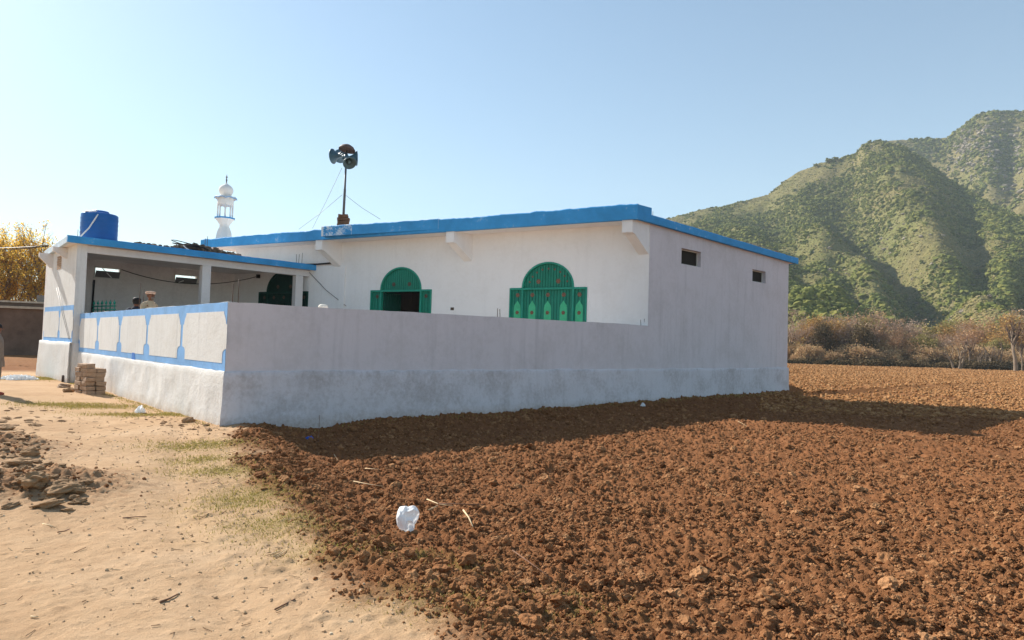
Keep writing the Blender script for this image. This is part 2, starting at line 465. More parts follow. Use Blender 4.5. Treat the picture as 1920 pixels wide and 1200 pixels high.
def ground_z(x, y, fine=True):
    s = soil_mask(x, y)
    o, q = wall_dist(x, y)
    e = x - edge_x(y)
    near = 1 - sstep(25, 70, y)
    z = -(.20 + .15 * (1 - sstep(5, 15, q))) * sstep(.1, 1.5, e) * near * np.where((y > 12.6) & (o < .0), 0, 1)
    z = z + np.where((o > -.5) & (q > -1), (.06 + .15 * (1 - sstep(5, 15, q)) + .0145 * np.clip(q, 0, 25)) * np.exp(-np.clip(o, 0, 9) / .7) * sstep(.0, 3, q) * (1 - sstep(QB - .3, QB + 2.5, q)), 0)
    z = z + .05 * fbm(x * .5, y * .5, 3, 21) + .07 * fbm(x * .08, y * .08, 2, 22) * sstep(14, 40, np.hypot(x, y))
    z = z + .02 * sstep(2, 14, y) * 0
    for bx, by, rx, ry, h in BANKS:
        a = .55
        dx = (x - bx) * math.cos(a) + (y - by) * math.sin(a); dy = -(x - bx) * math.sin(a) + (y - by) * math.cos(a)
        z = z + h * np.exp(-(dx / rx) ** 2 - (dy / ry) ** 2)
    if fine:
        nd = 1 - sstep(30, 80, np.hypot(x, y))
        cl = .20 * bumps(x, y, .34, 31, .22, .45) + .34 * bumps(x, y, .17, 41, .30, .5) + .62 * bumps(x, y, .085, 51, .55, .6) + 1.1 * bumps(x, y, .045, 61, .85, .65)
        cl = cl + .05 * fbm(x * 2.2, y * 2.2, 4, 71) + .035 * np.abs(fbm(x * 9, y * 9, 3, 75))
        fl = sstep(14, 60, np.hypot(x, y))
        rub = np.zeros_like(x)
        for bx, by, rx, ry, h in BANKS: rub = np.maximum(rub, np.exp(-(((x - bx) / (rx * .8)) ** 2 + ((y - by) / (ry * .9)) ** 2) ** 2))
        z = z + rub * (1 - s) * (cl * 1.1 - .02)
        z = z + s * (cl * (.35 + .65 * nd) + .05 * (1 - fl)) * .95
        z = z + s * .03 * fl * np.sin((y * .985 + x * .17) * 4.3 + 2 * vnoise(x * .2, y * .2, 77)) * (.6 + .4 * vnoise(x * .3, y * .05, 78))
        z = z - (1 - s) * (.030 * np.exp(-((e + .95 + .15 * vnoise(y * .35, y * 0, 96)) / .20) ** 2) + .026 * np.exp(-((e + 2.35 + .15 * vnoise(y * .35, y * 0, 97)) / .22) ** 2)) * (y < 22)
        sh = np.exp(-((e + .15) / .55) ** 2) * (y < 13)
        z = z + (1 - s) * (.011 * fbm(x * 2.2, y * 3.2, 3, 81) - .3 * bumps(x, y, .30, 87, .35, .10) + .45 * bumps(x, y, .035, 89, .22, .4) + .3 * bumps(x, y, .07, 88, .10, .4) + .006 * fbm(x * 16, y * 16, 3, 85) + (.012 + .03 * sh) * bumps(x, y, .09, 91, .3, .5) / .045 * .5)
    return z

def build_ground():
    def grow(a, d, r, lim):
        out = []; 
        while abs(a) < lim:
            d *= r; a += d if lim > 0 and d > 0 else d
            out.append(a)
        return out
    fx = np.arange(-6.6, 7.6, .0215)
    xs = np.concatenate([np.array(grow(-6.6, -.0215, 1.032, 2600))[::-1], fx, np.array(grow(7.6, .0215, 1.032, 2600))])
    ys = [2.5]
    while ys[-1] < 100: ys.append(ys[-1] + max(.013, .0043 * ys[-1]))
    ys = np.array(ys)
    ys = np.concatenate([np.array(grow(2.5, -.05, 1.12, 900))[::-1], ys, np.array(grow(ys[-1], .43, 1.04, 2600))])
    X, Y = np.meshgrid(xs, ys)
    Z = ground_z(X, Y); SO = soil_mask(X, Y); GR = grass_mask(X, Y)
    ny, nx = X.shape
    V = np.stack([X, Y, Z], -1).reshape(-1, 3)
    idx = np.arange(ny * nx).reshape(ny, nx)
    Q = np.stack([idx[:-1, :-1], idx[:-1, 1:], idx[1:, 1:], idx[1:, :-1]], -1)
    so = (SO[:-1, :-1] + SO[1:, 1:]) / 2
    cy = Y[:-1, :-1]; cx = X[:-1, :-1]
    far = (cy > 150) | (cy < -25) | (np.abs(cx) > 140)
    field = (so > .5) & ~far
    path = (so <= .5) & ~far
    for nm, mk in (('ground', far), ('ploughed_field', field), ('dirt_path', path)):
        q = Q[mk].reshape(-1, 4)
        used, inv = np.unique(q, return_inverse=True)
        o = mesh_np(nm, V[used], inv.reshape(-1, 4), M_earth, smooth=True, attr={'soil': SO.ravel()[used], 'grassy': GR.ravel()[used]})
        o['kind'] = 'structure'
build_ground()

# ------------------------------------------------------------------ rocks and clods
def ico(sub):
    t = (1 + 5 ** .5) / 2
    v = [(-1, t, 0), (1, t, 0), (-1, -t, 0), (1, -t, 0), (0, -1, t), (0, 1, t), (0, -1, -t), (0, 1, -t), (t, 0, -1), (t, 0, 1), (-t, 0, -1), (-t, 0, 1)]
    f = [(0, 11, 5), (0, 5, 1), (0, 1, 7), (0, 7, 10), (0, 10, 11), (1, 5, 9), (5, 11, 4), (11, 10, 2), (10, 7, 6), (7, 1, 8), (3, 9, 4), (3, 4, 2), (3, 2, 6), (3, 6, 8), (3, 8, 9), (4, 9, 5), (2, 4, 11), (6, 2, 10), (8, 6, 7), (9, 8, 1)]
    v = [np.array(p) / np.linalg.norm(p) for p in v]
    for _ in range(sub):
        c = {}; nf = []
        def mid(a, b):
            k = (min(a, b), max(a, b))
            if k not in c:
                p = v[a] + v[b]; v.append(p / np.linalg.norm(p)); c[k] = len(v) - 1
            return c[k]
        for a, b, d in f:
            x, y, z = mid(a, b), mid(b, d), mid(d, a)
            nf += [(a, x, z), (b, y, x), (d, z, y), (x, y, z)]
        f = nf
    return np.array(v), np.array(f)
ICO = [ico(k) for k in range(4)]
def lump(sub, seed, rough=.28, freq=1.6):
    v, f = ICO[sub]
    o = np.random.default_rng(seed).uniform(0, 50, 3)
    n = fbm(v[:, 0] * freq + v[:, 2] * 1.7 * freq + o[0], v[:, 1] * freq - v[:, 2] * freq + o[1], 3, seed)
    n2 = vnoise(v[:, 0] * 3.1 + o[2], v[:, 1] * 3.1 + v[:, 2] * 3.3, seed + 9)
    return v * (1 + rough * n * 1.6 + rough * .5 * n2)[:, None], f
def scatter(name, pos, size, shapes, mat, squash=(.55, .95), smooth=False, parent=None, yaw_only=False):
    """many lumps in one mesh (only for what nobody could count)"""
    N = len(pos); r = np.random.default_rng(len(pos))
    Vs = []; Fs = []; b = 0
    which = r.integers(0, len(shapes), N)
    for k, (v, f) in enumerate(shapes):
        ii = np.where(which == k)[0]
        if len(ii) == 0: continue
        n = len(ii)
        a = r.uniform(0, 2 * np.pi, n)
        sx = size[ii] * r.uniform(.75, 1.25, n); sy = size[ii] * r.uniform(.75, 1.25, n); sz = size[ii] * r.uniform(*squash, n)
        tilt = np.zeros(n) if yaw_only else r.uniform(-.6, .6, n)
        p = v[None] * np.stack([sx, sy, sz], -1)[:, None]
        cy, sy_ = np.cos(tilt)[:, None], np.sin(tilt)[:, None]
        p = np.stack([p[..., 0] * cy - p[..., 2] * sy_, p[..., 1], p[..., 0] * sy_ + p[..., 2] * cy], -1)
        c, s = np.cos(a)[:, None], np.sin(a)[:, None]
        p = np.stack([p[..., 0] * c - p[..., 1] * s, p[..., 0] * s + p[..., 1] * c, p[..., 2]], -1) + pos[ii][:, None]
        Vs.append(p.reshape(-1, 3))
        Fs.append((f[None] + (np.arange(n) * len(v))[:, None, None] + b).reshape(-1, 3)); b += n * len(v)
    return mesh_np(name, np.concatenate(Vs), np.concatenate(Fs), mat, parent, smooth)

def clods():
    n = 150000
    y = 2.9 * (26 / 2.9) ** rng.random(n) ** .85
    x = rng.uniform(-.85, .85, n) * y
    m = soil_mask(x, y); o, q = wall_dist(x, y)
    k = (m > .04 + .6 * rng.random(n) ** .6) & ((o > .15) | (y < 12.4))
    k &= rng.random(n) < .35 + .65 * np.clip(vnoise(x * 1.1, y * 1.1, 101) + .5, 0, 1)
    x, y, m = x[k], y[k], m[k]
    s = .0045 + .0009 * y + .020 * rng.random(len(x)) ** 5 + .05 * rng.random(len(x)) ** 40
    s = np.where(m < .6, np.minimum(s, .012 + .0008 * y), s)
    z = ground_z(x, y) + s * .15
    pos = np.stack([x, y, z], -1)
    big = s > .022
    shp = [lump(2, i, .34, 1.9) for i in range(8)]
    shp1 = [lump(1, 50 + i, .34, 1.9) for i in range(8)]
    a = scatter('soil_clods', pos[big], s[big], shp, M_clod)
    b = scatter('soil_crumbs', pos[~big], s[~big], shp1, M_clod)
    tag(a, 'brown clods of earth lying all over the ploughed field', 'clods', kind='stuff')
    tag(b, 'fine brown crumbs of earth between the clods of the field', 'soil', kind='stuff')
    n = 1500
    y = 2.9 * (24 / 2.9) ** rng.random(n)
    x = edge_x(y) - np.abs(rng.normal(0, 2.2, n)) - .02
    s = .003 + .007 * rng.random(n) ** 3 + .0005 * y
    pos = np.stack([x, y, ground_z(x, y) + s * .2], -1)
    tag(scatter('pebbles', pos, s, shp1, M_pebble), 'small pebbles and crumbs strewn over the dirt path', 'pebbles', kind='stuff')
clods()
def far_clods():
    n = 46000
    y = 21 * (125 / 21) ** rng.random(n)
    x = rng.uniform(.36, .80, n) * y
    o, q = wall_dist(x, y)
    k = ((o > .2) | (q > QB + .6)) & (rng.random(n) < .3 + .7 * np.clip(vnoise(x * .5, y * .25, 131) * 1.2 + .5, 0, 1))
    x, y = x[k], y[k]
    s_ = .028 + .0008 * y + .05 * rng.random(len(x)) ** 6
    pos = np.stack([x, y, ground_z(x, y) + s_ * .2], -1)
    o_ = scatter('field_clods', pos, s_, [lump(0, 70 + i, .3, 1.9) for i in range(8)], M_farclod, (.4, .8))
    tag(o_, 'pale dry clods strewn over the far part of the field', 'clods', kind='stuff')
far_clods()

def grass():
    n = 26000; P = []
    w = np.array([g[2] * g[3] for g in GRASS]); w = w / w.sum()
    g = np.array(GRASS)[rng.choice(len(GRASS), n, p=w)]
    x = g[:, 0] + rng.normal(0, .55, n) * g[:, 2]; y = g[:, 1] + rng.normal(0, .55, n) * g[:, 3]
    o, q = wall_dist(x, y); f = (x - A.x) * N2.x + (y - A.y) * N2.y
    k = (y < 12.4) | ((o < 0) & (f > .12))
    # fringe of weeds along the foot of the walls
    m = 1500
    qq = rng.uniform(0, 13, m); oo = .16 + np.abs(rng.normal(0, .12, m))
    fx = A.x + D2.x * qq + N2.x * oo; fy = A.y + D2.y * qq + N2.y * oo
    qs = rng.uniform(.5, 22, m); os_ = .15 + np.abs(rng.normal(0, .12, m))
    sx = A.x + D1.x * qs + N1.x * os_; sy = A.y + D1.y * qs + N1.y * os_
    x = np.concatenate([x[k], fx, sx]); y = np.concatenate([y[k], fy, sy]); n = len(x)
    z = ground_z(x, y) - .005
    h = rng.uniform(.008, .030, n) * (1 + .035 * y); a = rng.uniform(0, 6.28, n); l = rng.uniform(.2, 1.1, n)
    wd = .0016 + .0005 * y
    b = np.stack([x, y, z], -1); ca, sa = np.cos(a), np.sin(a)
    side = np.stack([-sa, ca, 0 * a], -1) * wd[:, None]
    tip = b + np.stack([ca * h * l, sa * h * l, h], -1)
    V = np.stack([b - side, b + side, tip], 1).reshape(-1, 3)
    o = mesh_np('grass', V, np.arange(3 * n).reshape(-1, 3), M_grass)
    tag(o, 'short yellow green grass along the edge of the path', 'grass', kind='stuff')
grass()

# ------------------------------------------------------------------ walls
def v2(a): return Vector((a[0], a[1]))
def plan_wall(mb, pts, z0, ztops, mi=0):
    """four plan points, bottom height, four top heights"""
    return mb.hexa([(p[0], p[1], z0) for p in pts] + [(p[0], p[1], z) for p, z in zip(pts, ztops)], mi)
def wall_with_holes(mb, fr, q0, q1, z0, ztop, holes, th=.25):
    """holes: (qa, qb, zb or None for the floor, top function of q)"""
    br = {q0, q1}
    for qa, qb, zb, tf in holes:
        for k in range(41): br.add(qa + (qb - qa) * k / 40)
        br.add(qa - 1e-3); br.add(qb + 1e-3)
    br = sorted(br)
    def span(a, b, za0, zb0, za1, zb1, caps):
        p = [fr.pt(a, 0, za0), fr.pt(b, 0, zb0), fr.pt(b, -th, zb0), fr.pt(a, -th, za0),
             fr.pt(a, 0, za1), fr.pt(b, 0, zb1), fr.pt(b, -th, zb1), fr.pt(a, -th, za1)]
        mb.add(p, [(0, 1, 5, 4), (2, 3, 7, 6), (3, 2, 1, 0), (4, 5, 6, 7)] + caps)
    for a, b in zip(br[:-1], br[1:]):
        m = (a + b) / 2; h = None
        for H in holes:
            if H[0] <= m <= H[1]: h = H
        endcap = ([(3, 0, 4, 7)] if a == q0 or b - a < 2e-3 else []) + ([(1, 2, 6, 5)] if b == q1 or b - a < 2e-3 else [])
        if h is None:
            span(a, b, z0, z0, ztop(a), ztop(b), endcap)
        else:
            ta, tb = h[3](max(a, h[0])), h[3](min(b, h[1]))
            if ta < ztop(a): span(a, b, ta, tb, ztop(a), ztop(b), [])
            if h[2] is not None: span(a, b, z0, z0, h[2], h[2], [])
def lumpy(name, fr, q0, q1, zb, zt, otop, obot, mat, parent, corner=None, seed=0, amp=.03, step=.09, end_back=True):
    """a rough rendered plinth: a displaced sheet with a rounded ledge on top"""
    nq = int((q1 - q0) / step) + 2; nz = 14
    V = []; 
    for j in range(nz + 3):
        for i in range(nq):
            q = q0 + (q1 - q0) * i / (nq - 1)
            ztq = zt(q) if callable(zt) else zt
            ztq += .018 * float(vnoise(np.array(q * 1.3), np.array(seed + .5), 5)) + .012 * float(vnoise(np.array(q * 4.1), np.array(seed + .9), 6))
            t = min(j / nz, 1)
            z = zb + (ztq - zb) * t
            nn = float(fbm(np.array(q * 1.1 + seed * 7), np.array(z * 1.6), 4, 33)) * amp + float(fbm(np.array(q * 5 + seed * 3), np.array(z * 5), 3, 34)) * amp * .35
            o = obot + (otop - obot) * t ** 1.2 + nn * (1 if t < 1 else .4)
            o = max(o, .022)
            if j == nz: z -= .012
            if j == nz + 1: o = o * .72; z = ztq + .004
            if j == nz + 2: o = -.02; z = ztq + .010
            if i == 0 and corner is not None:
                c = corner(o); V.append((c[0], c[1], z))
            else: V.append(tuple(fr.pt(q, o, z)))
    F_ = []
    for j in range(nz + 2):
        for i in range(nq - 1): F_.append((j * nq + i, j * nq + i + 1, (j + 1) * nq + i + 1, (j + 1) * nq + i))
    mb = MB(); mb.add(V, F_, 0, True)
    for i in ([] if corner is not None else [0]) + [nq - 1]:      # end faces
        col = [V[j * nq + i] for j in range(nz + 2)]
        q = q0 if i == 0 else q1
        ring = col + [tuple(fr.pt(q, -.02, col[-1][2])), tuple(fr.pt(q, -.02, zb))]
        mb.add(ring, [tuple(range(len(ring)))])
    return mb.build(name, mat, parent)

TH = .25
inner = v2(A) - (N1 + N2) * TH
SINK = -.55
zfl = lambda q: ZW_A + (ZW_M - ZW_A) * q / QM
ZW_C = on_wall(152, 588, FRONT)[1]
zfr = lambda q: ZW_A + (ZW_C - ZW_A) * q / QC
PL_A = on_wall(427, 698, SIDE)[1]; PL_M = on_wall(1213, 692, SIDE)[1]; PL_B = on_wall(1473, 690, SIDE)[1]
PL_C = on_wall(149, 660, FRONT)[1]
def pl_side(q): return np.interp(q, [0, QM, QB], [PL_A, PL_M, PL_B]).item()
def pl_front(q): return PL_A + (PL_C - PL_A) * q / QC

court = empty('courtyard_wall', (A.x, A.y, 0), 'low white courtyard wall with blue painted panels on its short sunny side', 'wall')
def strip_wall(name, fr, q0, q1, ztop, inner0, mat, seed):
    """wall with a slightly uneven trowelled top"""
    mb = MB(); n = 60; V = []
    for i in range(n + 1):
        q = q0 + (q1 - q0) * i / n
        z = ztop(q) + .010 * float(vnoise(np.array(q * 1.7), np.array(seed + .0), 8)) + .006 * float(vnoise(np.array(q * 6), np.array(seed + .3), 9))
        po = fr.pt(q, 0, 0); pi = Vector((*inner0, 0)) if i == 0 else fr.pt(q, -TH, 0)
        V += [(po.x, po.y, SINK), (po.x, po.y, z), (pi.x, pi.y, z + .004), (pi.x, pi.y, SINK)]
    Fs = []
    for i in range(n):
        a = i * 4; b = a + 4
        Fs += [(a, b, b + 1, a + 1), (a + 1, b + 1, b + 2, a + 2), (a + 2, b + 2, b + 3, a + 3)]
    Fs += [(0, 1, 2, 3), (n * 4 + 3, n * 4 + 2, n * 4 + 1, n * 4)]
    mb.add(V, Fs)
    return mb.build(name, mat, court)
strip_wall('front_wall', FRONT, 0, QC + .05, zfr, inner, M_panel, 1)
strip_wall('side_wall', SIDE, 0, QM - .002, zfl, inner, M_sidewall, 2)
cornerf = lambda o: v2(A) + (N1 + N2) * o
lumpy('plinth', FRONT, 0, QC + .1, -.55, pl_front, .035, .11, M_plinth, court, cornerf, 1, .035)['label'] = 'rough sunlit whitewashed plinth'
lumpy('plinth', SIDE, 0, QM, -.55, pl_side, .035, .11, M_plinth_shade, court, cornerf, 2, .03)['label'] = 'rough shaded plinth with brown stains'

def panel_poly(qa, qb, z0, H, wl, wr, edge_l=False, edge_r=False):
    """outline of one white panel between two blue baluster shapes; wl / wr scale the baluster half widths"""
    prof = [(.27, .11), (.27, .24), (.25, .275), (.20, .30), (.13, .315), (.075, .32), (.072, .50), (.075, .675), (.135, .68), (.15, .72), (.19, .77), (.235, .81), (.265, .835), (.27, .865)]
    L = [(qa + w * wl, z0 + H * t) for w, t in prof]
    Rr = [(qb - w * wr, z0 + H * t) for w, t in prof]
    return L + Rr[::-1]
def painted(fr, name_parent, q0, q1, zb, zt, cuts, hw=1.0):
    b = MB(); n = 12
    # blue field: thin coat over the plaster
    pts = [fr.pt(q0 + (q1 - q0) * i / n, .003, zb(q0 + (q1 - q0) * i / n)) for i in range(n + 1)]
    pts += [fr.pt(q1 - (q1 - q0) * i / n, .003, zt(q1 - (q1 - q0) * i / n) - .004) for i in range(n + 1)]
    off = Vector((fr.n[0] * .004, fr.n[1] * .004, 0))
    b.prism(pts, off)
    band = b.build('painted_border', M_band, name_parent)
    for a, c in zip(cuts[:-1], cuts[1:]):
        m = (a + c) / 2; z0 = zb(m); H = zt(m) - z0
        poly = panel_poly(a, c, z0, H, hw, hw)
        p = MB(); p.prism([fr.pt(q, .008, z) for q, z in poly], off)
        p.build('white_panel', M_panel, band)
    return band
cuts = [-.10] + [on_wall(u, 620, FRONT)[0] for u in (342, 277, 225.5, 184)] + [QC + .02]
painted(FRONT, court, .012, QC - .01, lambda q: pl_front(q) + .02, zfr, cuts)
b = MB(); q, z = on_wall(251, 671, FRONT)
b.prism([FRONT.pt(q + a * .2, .010, z + c * .12) for a, c in ((-1.2, -.9), (.2, -1), (1.1, -.8), (.8, .3), (.75, 1.1), (-.5, 1.1), (-.7, .2))], Vector((*FRONT.n, 0)) * .003)
b.build('paint_patch', M_spot, court)
# starter bars sticking out of the wall tops
def rebars(pts, h, parent, name='rebar', r=.009, lean=.02):
    for i, p in enumerate(pts):
        m = MB(); p = Vector(p)
        m.tube([p + Vector((0, 0, -.05)), p + Vector((random.uniform(-lean, lean), random.uniform(-lean, lean), h * random.uniform(.85, 1.1)))], r, 6)
        m.build(name, M_iron, parent)
for u, v, h in ((933, 590, .22), (938, 590, .22), (1202, 606, .20), (1208, 606, .24), (436, 562, .40), (447, 563, .42)):
    q, z = on_wall(u, v, SIDE, -.12); rebars([SIDE.pt(q, -.12, zfl(q))], h, court)
for u, v, h in ((261, 575, .65), (269, 575, .55)):
    q, z = on_wall(u, v, FRONT, -.12); rebars([FRONT.pt(q, -.12, zfr(q))], h, court)

# ------------------------------------------------------------------ prayer hall
hall = empty('prayer_hall', (Mv.x, Mv.y, 0), 'long white prayer hall with green arched doors and a blue edged flat roof', 'building')
OVER = .95
EDGE = Frame(v2(Mv) - D1 * OVER, FD, FAC.n)
q_1102, zt1 = on_wall(1102, 389, EDGE); zb1 = on_wall(1102, 416.6, EDGE)[1]
q_423, zt2 = on_wall(423, 445, EDGE); zb2 = on_wall(423, 461, EDGE)[1]
ft = lambda q: zt1 + (zt2 - zt1) * (q - q_1102) / (q_423 - q_1102)
fb = lambda q: zb1 + (zb2 - zb1) * (q - q_1102) / (q_423 - q_1102)
QR = on_wall(1195, 405, EDGE)[0]; QL = on_wall(376, 460, EDGE)[0]
R1 = EDGE.pt(QR, 0, 0); R4 = EDGE.pt(QL, 0, 0)
SEDGE = Frame((R1.x, R1.y), D1, (N1.x, N1.y))          # side roof edge
QS, zs_t = on_wall(1497, 486, SEDGE); zs_b = on_wall(1494, 494, SEDGE)[1]
R2 = SEDGE.pt(QS, 0, 0); R3 = Vector((R4.x, R4.y, 0)) + Vector((*D1, 0)) * (QS + .5)
zfb = fb(QR); SLAB = .20
def slab_z(p):       # underside of the hall roof: falls to the back
    k = ((p[0] - R1.x) * -FAC.n[0] + (p[1] - R1.y) * -FAC.n[1]) / ((R2.x - R1.x) * -FAC.n[0] + (R2.y - R1.y) * -FAC.n[1])
    ql = (p[0] - EDGE.p[0]) * FD.x + (p[1] - EDGE.p[1]) * FD.y
    return fb(min(max(ql, 0), QL)) + .02 + k * (zs_b - zfb - .02)
mb = MB()
inn = Vector((FAC.n[0], FAC.n[1], 0)) * -.10 
cs = [R1 + inn, R2 - Vector((*N1, 0)) * .06, R3, R4 + inn]
cs[0] = cs[0] - Vector((*N1, 0)) * .06
mb.hexa([(p.x, p.y, slab_z(p)) for p in cs] + [(p.x, p.y, slab_z(p) + SLAB) for p in cs])
roof = mb.build('roof', M_facade, hall)
# front fascia with a chipped top edge, and the bulging lip
def fascia_strip(name, fr, q0, q1, zb, zt, oo, th, mat, parent, chip=.02, step=.12, mi=None, mats=None):
    n = max(2, int((q1 - q0) / step)); V = []; Fs = []; mm = []
    for i in range(n + 1):
        q = q0 + (q1 - q0) * i / n; o = oo(q)
        c = chip * (float(vnoise(np.array(q * 2.2), np.array(3.3), 11)) * .6 + float(vnoise(np.array(q * 9.), np.array(7.3), 12)) * .6)
        z0, z1 = zb(q), zt(q) + c
        V += [fr.pt(q, o, z0), fr.pt(q, o + .004, z1 - .03), fr.pt(q, o - .015, z1), fr.pt(q, o - th, z1), fr.pt(q, o - th, z0)]
    for i in range(n):
        a = i * 5; b_ = a + 5
        for k in range(5):
            Fs.append((a + k, b_ + k, b_ + (k + 1) % 5, a + (k + 1) % 5)); mm.append(mi(q0 + (q1 - q0) * (i + .5) / n, k) if mi else 0)
    Fs += [(4, 3, 2, 1, 0), tuple(n * 5 + k for k in range(5))]; mm += [mi(q0, 9) if mi else 0, mi(q1, 9) if mi else 0]
    m = MB()
    for f, k in zip(Fs, mm): pass
    b0 = len(m.v); m.v += [tuple(p) for p in V]
    for f, k in zip(Fs, mm): m.f.append(list(f)); m.m.append(k); m.sm.append(False)
    return m.build(name, mats or mat, parent)
fas = fascia_strip('front_fascia', EDGE, QR, QL, fb, ft, lambda q: 0, .16, M_fascia, roof, .032)
QL0 = on_wall(822, 420, EDGE)[0]; QL1 = on_wall(611, 435, EDGE)[0]
lipo = lambda q: .012 + .24 * sstep(0, 1, np.array((q - QL0) / (QL1 - QL0))).item()
fascia_strip('roof_lip', EDGE, QL0, QL1, lambda q: fb(q) + .10 - .02 * (q - QL0) / (QL1 - QL0), lambda q: ft(q) + .035 + .03 * (q - QL0) / (QL1 - QL0), lipo, .34, M_fascia, roof, .022, .1,
             lambda q, k: (1 if k == 9 or q > QL1 - .12 else 2 if q > QL1 - 1.5 else 0) if k != 4 else 0, [M_fascia, M_chip, M_worn])
sbt = lambda q: slab_z(SEDGE.pt(q, -.06, 0)) - .01
fascia_strip('side_fascia', SEDGE, 0.0, QS, sbt, lambda q: sbt(q) + SLAB + .05, lambda q: 0, .12, M_fascia, roof, .012)
m = MB(); m.fbox(SEDGE, .02, .75, -.30, -.004, sbt(.3) + SLAB + .03, ft(QR) - .02); m.build('roof_upstand', M_fascia, roof)
m = MB(); n = 16
m.fbox(SEDGE, QS - .16, QS - .002, -5, -.13, zs_b - .02, zs_b + SLAB + .03); m.build('rear_fascia', M_fascia, roof)
rebars([SEDGE.pt(1.05, -.4, sbt(1) + SLAB), SEDGE.pt(1.35, -.4, sbt(1) + SLAB)], .30, hall, r=.008)

# doors on the facade
def fq(u, v=548): return on_wall(u, v, FAC)[0]
ZSPR = on_wall(1028, 541, FAC)[1]
qa, qb = fq(1101), fq(956); W2 = (qb - qa) / 2; dq2 = (qa + qb) / 2
AR = (fq(981) - fq(1076)) / 2
ARZ = on_wall(1028, 493, FAC)[1] - ZSPR
dq1 = fq(751); dq3 = fq(531)
def door_top(qc):
    def f(q):
        x = abs(q - qc)
        return ZSPR + (ARZ * math.sqrt(max(0, 1 - (x / AR) ** 2)) if x < AR else 0)
    return f
DOORS = [dq2, dq1, dq3]
QF = QL - .9
mb = MB()
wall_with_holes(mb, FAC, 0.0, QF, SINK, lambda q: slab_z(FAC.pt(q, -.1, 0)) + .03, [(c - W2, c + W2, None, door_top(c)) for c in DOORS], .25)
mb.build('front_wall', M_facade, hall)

def strips(mb, qc, q0, q1, z0, top, o0, o1, w=.115, mi=0):
    """ribbed sheet metal: proud and recessed vertical strips"""
    n = max(2, int(round((q1 - q0) / w)))
    for i in range(n):
        a = q0 + (q1 - q0) * i / n; b_ = q0 + (q1 - q0) * (i + 1) / n
        for s0, s1, o in ((a, a + (b_ - a) * .16, o0), (a + (b_ - a) * .16, b_, o1)):
            ta, tb = top(s0), top(s1)
            if max(ta, tb) - z0 < .02: continue
            mb.hexa([FAC.pt(s0, o, z0), FAC.pt(s1, o, z0), FAC.pt(s1, -.10, z0), FAC.pt(s0, -.10, z0),
                     FAC.pt(s0, o, ta), FAC.pt(s1, o, tb), FAC.pt(s1, -.10, tb), FAC.pt(s0, -.10, ta)], mi)
def rosette(qc, z, r, parent, o=-.045):
    m = MB(); rot = Matrix((( FAC.d[0], 0, FAC.n[0]), (FAC.d[1], 0, FAC.n[1]), (0, 1, 0)))
    P = [(0.001, .018)] + [(r * .35, .016), (r * .45, .006), (r * .8, .012), (r, .002)]
    m.lathe(P, 12, FAC.pt(qc, o, z), rot)
    for k in range(6):
        w = k * math.pi / 3
        m.lathe([(.001, .014), (r * .3, .009), (r * .36, 0)], 8, FAC.pt(qc + math.cos(w) * r * .85, o, z + math.sin(w) * r * .85), rot)
    return m.build('rosette', M_copper, parent)
